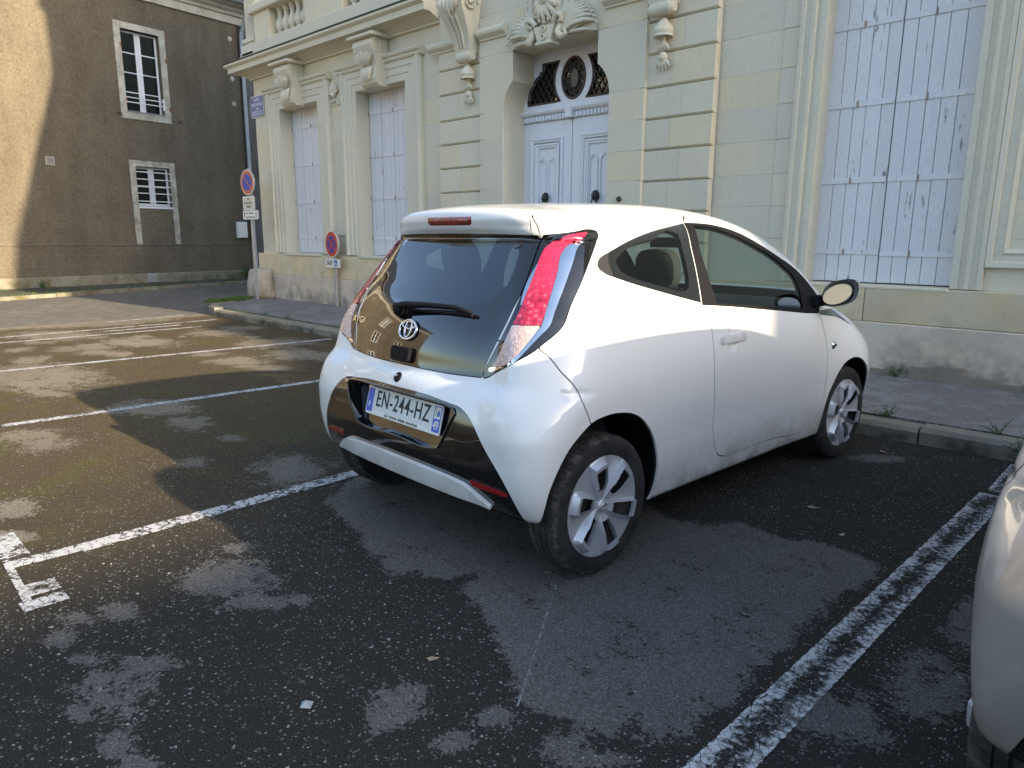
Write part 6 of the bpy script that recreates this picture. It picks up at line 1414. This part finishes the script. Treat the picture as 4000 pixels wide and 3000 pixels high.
# door handle, side repeater, mirror, aerial strip
def side_frame(x, z, off=0.0):
    p = cast_y(x, z); nn = nrm(p); p = p + nn * off; return frame(p, Vector((1, 0, 0)), nn.cross(Vector((1, 0, 0))))
def mir_y(Mx):
    S = Matrix.Diagonal((1, -1, 1, 1)); return S @ Mx @ S
for s in (0, 1):
    cup = MB(); n = 18; V = [(0, 0, -.012)]
    for r, d in ((.5, -.010), (.85, -.004), (1.0, .0008)):
        for k in range(n): a = 2 * PI * k / n; V.append((.036 * r * math.cos(a), .060 * r * math.sin(a), d))
    Fc = [(0, 1 + k, 1 + (k + 1) % n) for k in range(n)] + [(1 + i * n + k, 1 + i * n + (k + 1) % n, 1 + (i + 1) * n + (k + 1) % n, 1 + (i + 1) * n + k) for i in range(2) for k in range(n)]
    c_ = [(.036 * 1.02 * math.cos(a), .060 * 1.02 * math.sin(a), .0008) for a in np.linspace(0, 2 * PI, 28, endpoint=False)]
    h = MB().prism([(-.118, -.010), (-.112, -.019), (-.100, -.024), (.098, -.024), (.112, -.018), (.118, -.008), (.117, .010), (.110, .018), (.096, .021), (-.098, .021), (-.112, .017), (-.118, .008)], 'z', .0, .020).prism([(-.106, -.012), (-.098, -.018), (.096, -.018), (.108, -.010), (.107, .008), (.096, .015), (-.096, .015), (-.106, .008)], 'z', .0195, .026)
    ho = h.build('door_handle', M['car_white'], doors[s], auto=35); Mx = side_frame(.957, .885); ho.matrix_local = Mx if s == 0 else mir_y(Mx)
    rp = MB().lathe([(0, .010), (.010, .010), (.017, .005), (.024, .0), (.024, -.004)], 16, 'z').build('side_repeater', M['chrome'], car, smooth=True); Mx = side_frame(2.081, .745); rp.matrix_local = Mx if s == 0 else mir_y(Mx); MB().ball((.004, -.001, .010), .008, 8).build('repeater_bulb', M['trim_black'], rp)
    mr = empty('door_mirror', (1.90, (-.78 if s == 0 else .78), 1.045)); mr.parent = doors[s]; f = -1 if s == 0 else 1
    # housing : rounded shell, open to the rear with the glass set in
    def shell(sx, sy, sz, x_front, n=20, m=9, tilt=0):
        V = []; 
        for i in range(m + 1):
            t = i / m; rr = math.cos(t * PI / 2) ** .6
            for k in range(n):
                a = 2 * PI * k / n; c, s_ = math.copysign(abs(math.cos(a)) ** .75, math.cos(a)), math.copysign(abs(math.sin(a)) ** .75, math.sin(a))
                V.append((x_front * math.sin(t * PI / 2), sy * rr * c, sz * rr * s_ + .02 * c * f))
        return V, [(i * n + k, i * n + (k + 1) % n, (i + 1) * n + (k + 1) % n, (i + 1) * n + k) for i in range(m) for k in range(n)]
    def tl(v): dy, dz = v[1], v[2]; return (f * .23 * dy + .066 * dz) / .97
    Vs, Fs = shell(.1, .090, .073, .10); sh = mobj('mirror_shell', [(v[0] - .004 + tl(v) * (1 - v[0] / .115), v[1] + f * .113, v[2] + .019) for v in Vs], Fs, M['car_white'], mr, True)
    Vs, Fs = shell(.1, .079, .063, -.030, 20, 3); mobj('mirror_bezel', [(v[0] - .010 + tl(v), v[1] + f * .105, v[2] + .012) for v in Vs[:40]], Fs[:20], M['trim_black'], mr, True)
    V = [(-.020, .070 * math.cos(a), .054 * math.sin(a) + .02 * math.cos(a) * f) for a in np.linspace(0, 2 * PI, 24, endpoint=False)]; g_ = mobj('mirror_glass', [(v[0] + tl(v), v[1] + f * .105, v[2] + .012) for v in V], [tuple(range(24))], M['chrome'], mr)
    MB().prism([(-.06, -.055), (.06, -.05), (.05, -.01), (-.04, -.005)], 'y', -.02, .02).tube([(.0, -f * .02, -.035), (.0, f * .07, -.02)], [.035, .028], 10).build('mirror_arm', M['trim_black'], mr, auto=40)
# ---- wheels
def wheel_parts():
    tp = [(.205, -.062), (.212, -.075), (.232, -.082), (.258, -.0825), (.276, -.078), (.286, -.066), (.2895, -.055), (.2915, -.043), (.2915, -.034), (.285, -.0335), (.285, -.029), (.292, -.0285), (.2925, -.004), (.2855, -.0035), (.2855, .0035), (.2925, .004), (.292, .0285), (.285, .029), (.285, .0335), (.2915, .034), (.2915, .043), (.2895, .055), (.286, .066), (.276, .078), (.258, .0825), (.232, .082), (.205, .075)]
    ty = MB().lathe(tp, 72, 'y')
    # fine cross cuts in both shoulders
    for k in range(72):
        a = 2 * PI * k / 72
        for sgn in (-1, 1):
            c, s_ = math.cos(a), math.sin(a); t = Vector((-s_, 0, c)); r0, r1 = .2745, .2935
            P = [(r0 * c, sgn * .0785, r0 * s_), (.2865 * c, sgn * .0672, .2865 * s_), (.2925 * c, sgn * .045, .2925 * s_)]
            ty.tube([Vector(p) for p in P], .0022, 4)
    return ty
def polar_cover():
    """wheel cover: six twisted blades on a rim ring, with real openings between them"""
    nr, na = 34, 360; R0, R1 = .020, .211
    r = np.linspace(R0, R1, nr); a = np.linspace(0, 2 * PI, na, endpoint=False); A, Rr = np.meshgrid(a, r, indexing='ij')
    V = np.stack([Rr, np.zeros_like(Rr), A], -1).reshape(-1, 3); i = np.arange(na * nr).reshape(na, nr); j = np.roll(i, -1, 0)
    Q = np.concatenate([np.stack([i[:, :-1], j[:, :-1], j[:, 1:]], -1).reshape(-1, 3), np.stack([i[:, :-1], j[:, 1:], i[:, 1:]], -1).reshape(-1, 3)])
    def h(rr, aa):
        s = 2 * PI / 6; t = ((aa / s + .06 * (rr - .1) / .1) % 1.0); u = np.clip((rr - .03) / .175, 0, 1)
        w1 = .18 + .36 * u            # end of the flat blade face
        w2 = w1 + .16 - .05 * u       # end of its falling flank
        drop = .030 * np.clip(u * 2.2, .12, 1)
        z = np.where(t < w1, -.004 * (t / w1), np.where(t < w2, -.004 - (drop) * (t - w1) / (w2 - w1), -.004 - drop))
        back = np.clip((t - .97) / .03, 0, 1); z = z * (1 - back)
        rim = np.clip((rr - .188) / .02, 0, 1); z = z * (1 - rim) - .004 * rim
        return z - .010 * np.clip((.05 - rr) / .05, 0, 1) * 0 - .010 * u ** 2
    def hole(rr, aa):
        s = 2 * PI / 6; t = ((aa / s + .06 * (rr - .1) / .1) % 1.0); u = np.clip((rr - .03) / .175, 0, 1); w2 = .18 + .36 * u + .16 - .05 * u
        da = np.minimum(t - w2, .965 - t) * s * rr; return np.minimum(np.minimum(da, rr - .066), .172 - rr)
    rr, aa = V[:, 0], V[:, 2]; P = np.stack([rr * np.cos(aa), h(rr, aa), rr * np.sin(aa)], -1); S = Skin(P, Q)
    S.split(hole(np.hypot(S.V[:, 0], S.V[:, 2]), np.arctan2(S.V[:, 2], S.V[:, 0]) % (2 * PI)), np.ones(len(S.T), bool))
    c = S.V[S.T].mean(1); keep = hole(np.hypot(c[:, 0], c[:, 2]), np.arctan2(c[:, 2], c[:, 0]) % (2 * PI)) < 0
    return S.V, S.T[keep]
cv, ct = polar_cover()
ty_mb = wheel_parts(); wheels = []
for s in (-1, 1):
    for cx in (0.0, 2.34):
        w = empty('wheel', (cx, s * .727, .292)); w.parent = car
        if s > 0: w.rotation_euler = (0, 0, PI)
        if cx > 1: w.rotation_euler = (0, 0, w.rotation_euler.z - math.radians(2.0))
        if not wheels:
            ty = ty_mb.build('tyre', M['rubber'], w, auto=35)
            me = raw_mesh('wheel_cover', cv * [1, 1, 1] + [0, -.062, 0], ct[:, ::-1]); me.materials.append(M['wheel_silver']); co = link(bpy.data.objects.new('wheel_cover', me), w)
            bm = bmesh.new(); bm.from_mesh(me); bmesh.ops.recalc_face_normals(bm, faces=bm.faces)
            ex = bmesh.ops.extrude_edge_only(bm, edges=[e for e in bm.edges if len(e.link_faces) == 1]); vv = [v for v in ex['geom'] if isinstance(v, bmesh.types.BMVert)]
            for v in vv: v.co.y += .012
            for f in bm.faces: f.smooth = True
            for e in bm.edges: e.smooth = not (len(e.link_faces) == 2 and e.calc_face_angle(0) > math.radians(11))
            bm.to_mesh(me); bm.free()
            MB().lathe([(.0, -.079), (.018, -.079), (.026, -.075), (.029, -.066), (.029, -.05)], 24, 'y').build('hub_cap', M['wheel_silver'], w, smooth=True)
            em2 = MB(); o2 = lambda a_, b_, cz=0: [(a_ * math.cos(t), -.0805, cz + b_ * math.sin(t)) for t in np.linspace(0, 2 * PI, 20, endpoint=False)]
            em2.tube(o2(.020, .014), .0018, 5, closed=True).tube(o2(.007, .012, .001), .0014, 5, closed=True).tube(o2(.015, .005, .007), .0014, 5, closed=True).build('hub_emblem', M['chrome'], w)
            M['brake_brown'] = plain('brake_brown', (.055, .045, .042), .7)
            wd = MB().lathe([(.0, -.020), (.10, -.020), (.115, -.012), (.17, -.016), (.196, -.045), (.207, -.060), (.207, .07), (.0, .07)], 40, 'y')
            wd.build('steel_wheel', M['brake_brown'], w, auto=30)
            hh = MB()
            for k in range(8): a = 2 * PI * k / 8; hh.lathe([(.0, -.019), (.020, -.0195), (.021, -.010)], 12, 'y', (.145 * math.cos(a), -.0015, .145 * math.sin(a)))
            hh.build('wheel_hole', M['dark_void'], w)
            wheels.append(w)
        else:
            for ch in wheels[0].children: dup(ch, w)
            wheels.append(w)
# ---- cabin
def seat(x, y, z, s=1.0, parent=car, rear=False):
    st = empty('rear_seat' if rear else 'front_seat', (x, y, z)); st.parent = parent
    w = .24 if not rear else .56
    def slab(pr, w, name, mat='seat_cloth'):
        V = []; n = len(pr)
        for k, f in ((-1, .92), (-.8, 1), (.8, 1), (1, .92)): V += [(p[0] * (f if abs(k) == 1 else 1), w * k, p[1]) for p in pr]
        Fc = [(i + r * n, (i + 1) % n + r * n, (i + 1) % n + (r + 1) * n, i + (r + 1) * n) for r in range(3) for i in range(n)] + [tuple(range(n)), tuple(range(3 * n, 4 * n))]
        MB().add(V, Fc).build(name, M[mat], st, smooth=False, auto=50)
    slab([(-.02, .0), (.48, .04), (.52, .10), (.48, .16), (.05, .10)], w, 'cushion'); slab([(-.02, .05), (.08, .08), (-.10, .62), (-.14, .68), (-.20, .66), (-.14, .10)], w * .98, 'backrest')
    for k in ([0] if not rear else [-.32, .32]):
        hb = MB(); pts = []
        for a in np.linspace(0, 2 * PI, 18, endpoint=False): pts.append((.125 * math.copysign(abs(math.cos(a)) ** .7, math.cos(a)), .105 * math.copysign(abs(math.sin(a)) ** .7, math.sin(a))))
        V = []; 
        for d, f in ((-.05, .7), (-.035, .95), (.02, 1), (.04, .85)): V += [(-.19 + d - p[1] * .15, k + p[0] * f, .84 + p[1] * f) for p in pts]
        n = 18; hb.add(V, [(i + r * n, (i + 1) % n + r * n, (i + 1) % n + (r + 1) * n, i + (r + 1) * n) for r in range(3) for i in range(n)] + [tuple(range(n)), tuple(range(3 * n, 4 * n))])
        hb.tube([(-.17, k - .06, .60), (-.19, k - .06, .78)], .008, 6).tube([(-.17, k + .06, .60), (-.19, k + .06, .78)], .008, 6); hb.build('headrest', M['seat_cloth'], st, auto=50)
seat(1.12, -.36, .36); seat(1.12, .36, .36); seat(.38, 0, .40, rear=True)
MB().prism([(1.62, .45), (1.62, .80), (1.66, .90), (1.80, .97), (2.10, 1.00), (2.2, .99), (2.2, .45)], 'y', -.66, .66).prism([(1.66, .90), (1.72, 1.03), (1.86, 1.05), (1.98, 1.00)], 'y', .14, .54).build('dashboard', M['cabin'], car, auto=30)
sw = MB(); cpt = Vector((1.52, .34, .93)); ax = Vector((-.88, 0, .47)).normalized(); u = Vector((0, 1, 0)); v_ = ax.cross(u)
sw.tube([cpt + u * .185 * math.cos(a) + v_ * .185 * math.sin(a) for a in np.linspace(0, 2 * PI, 32, endpoint=False)], .016, 8, closed=True)
for a in (0, PI, PI * 1.5): sw.tube([cpt, cpt + u * .18 * math.cos(a) + v_ * .18 * math.sin(a)], [.04, .016], 8)
sw.ball(tuple(cpt), .06, 10).build('steering_wheel', M['cabin'], car, smooth=True)
MB().box(.1, 2.1, -.68, .68, .24, .30).build('cabin_floor', M['cabin'], car)
MB().prism([(-.30, .40), (.28, .40), (.28, .78), (.20, .82), (-.22, .82), (-.30, .78)], 'y', -.56, .56).build('luggage_cover', M['cabin'], car)
mb = MB(); mb.ball((-.10, -.20, .92), .10, 12, (1, 1.1, .7)).ball((-.02, -.30, .93), .09, 12, (1, 1, .8)); mb.build('white_bag', M['cabin_light'], car, smooth=True)
MB().box(1.50, 1.52, -.11, .11, 1.30, 1.36, .008).build('inner_mirror', M['cabin'], car)
# second car : the grey hatchback in the next bay (same kind of body, plain tail)
M['grey_skip'] = None
skip = {'number_plate', 'oval_emblem', 'model_lettering', 'white_bag', 'glass_grommet'}
def dup_car(src, parent):
    o = dup(src, parent)
    for i, m in enumerate(o.data.materials if o.type == 'MESH' else []):
        for a_, b_ in (('car_white', 'car_silver'), ('side_glass', 'dark_glass'), ('hatch_glass', 'dark_glass'), ('screen_glass', 'dark_glass')):
            if m and m.name.startswith(a_): o.material_slots[i].link = 'OBJECT'; o.material_slots[i].material = M[b_]
    for ch in src.children:
        if ch.name.split('.')[0] not in skip: dup_car(ch, o)
    return o
gcar = dup_car(car, None); gcar.name = 'parked_car.001'
gcar.location = (.665, 1.96, 0); gcar.scale = (1.08, 1.08, 1.08); gcar.rotation_euler = (0, 0, HEAD)
gcar['label'] = 'beige grey car at the right edge with only its rear corner in view'; gcar['category'] = 'car'
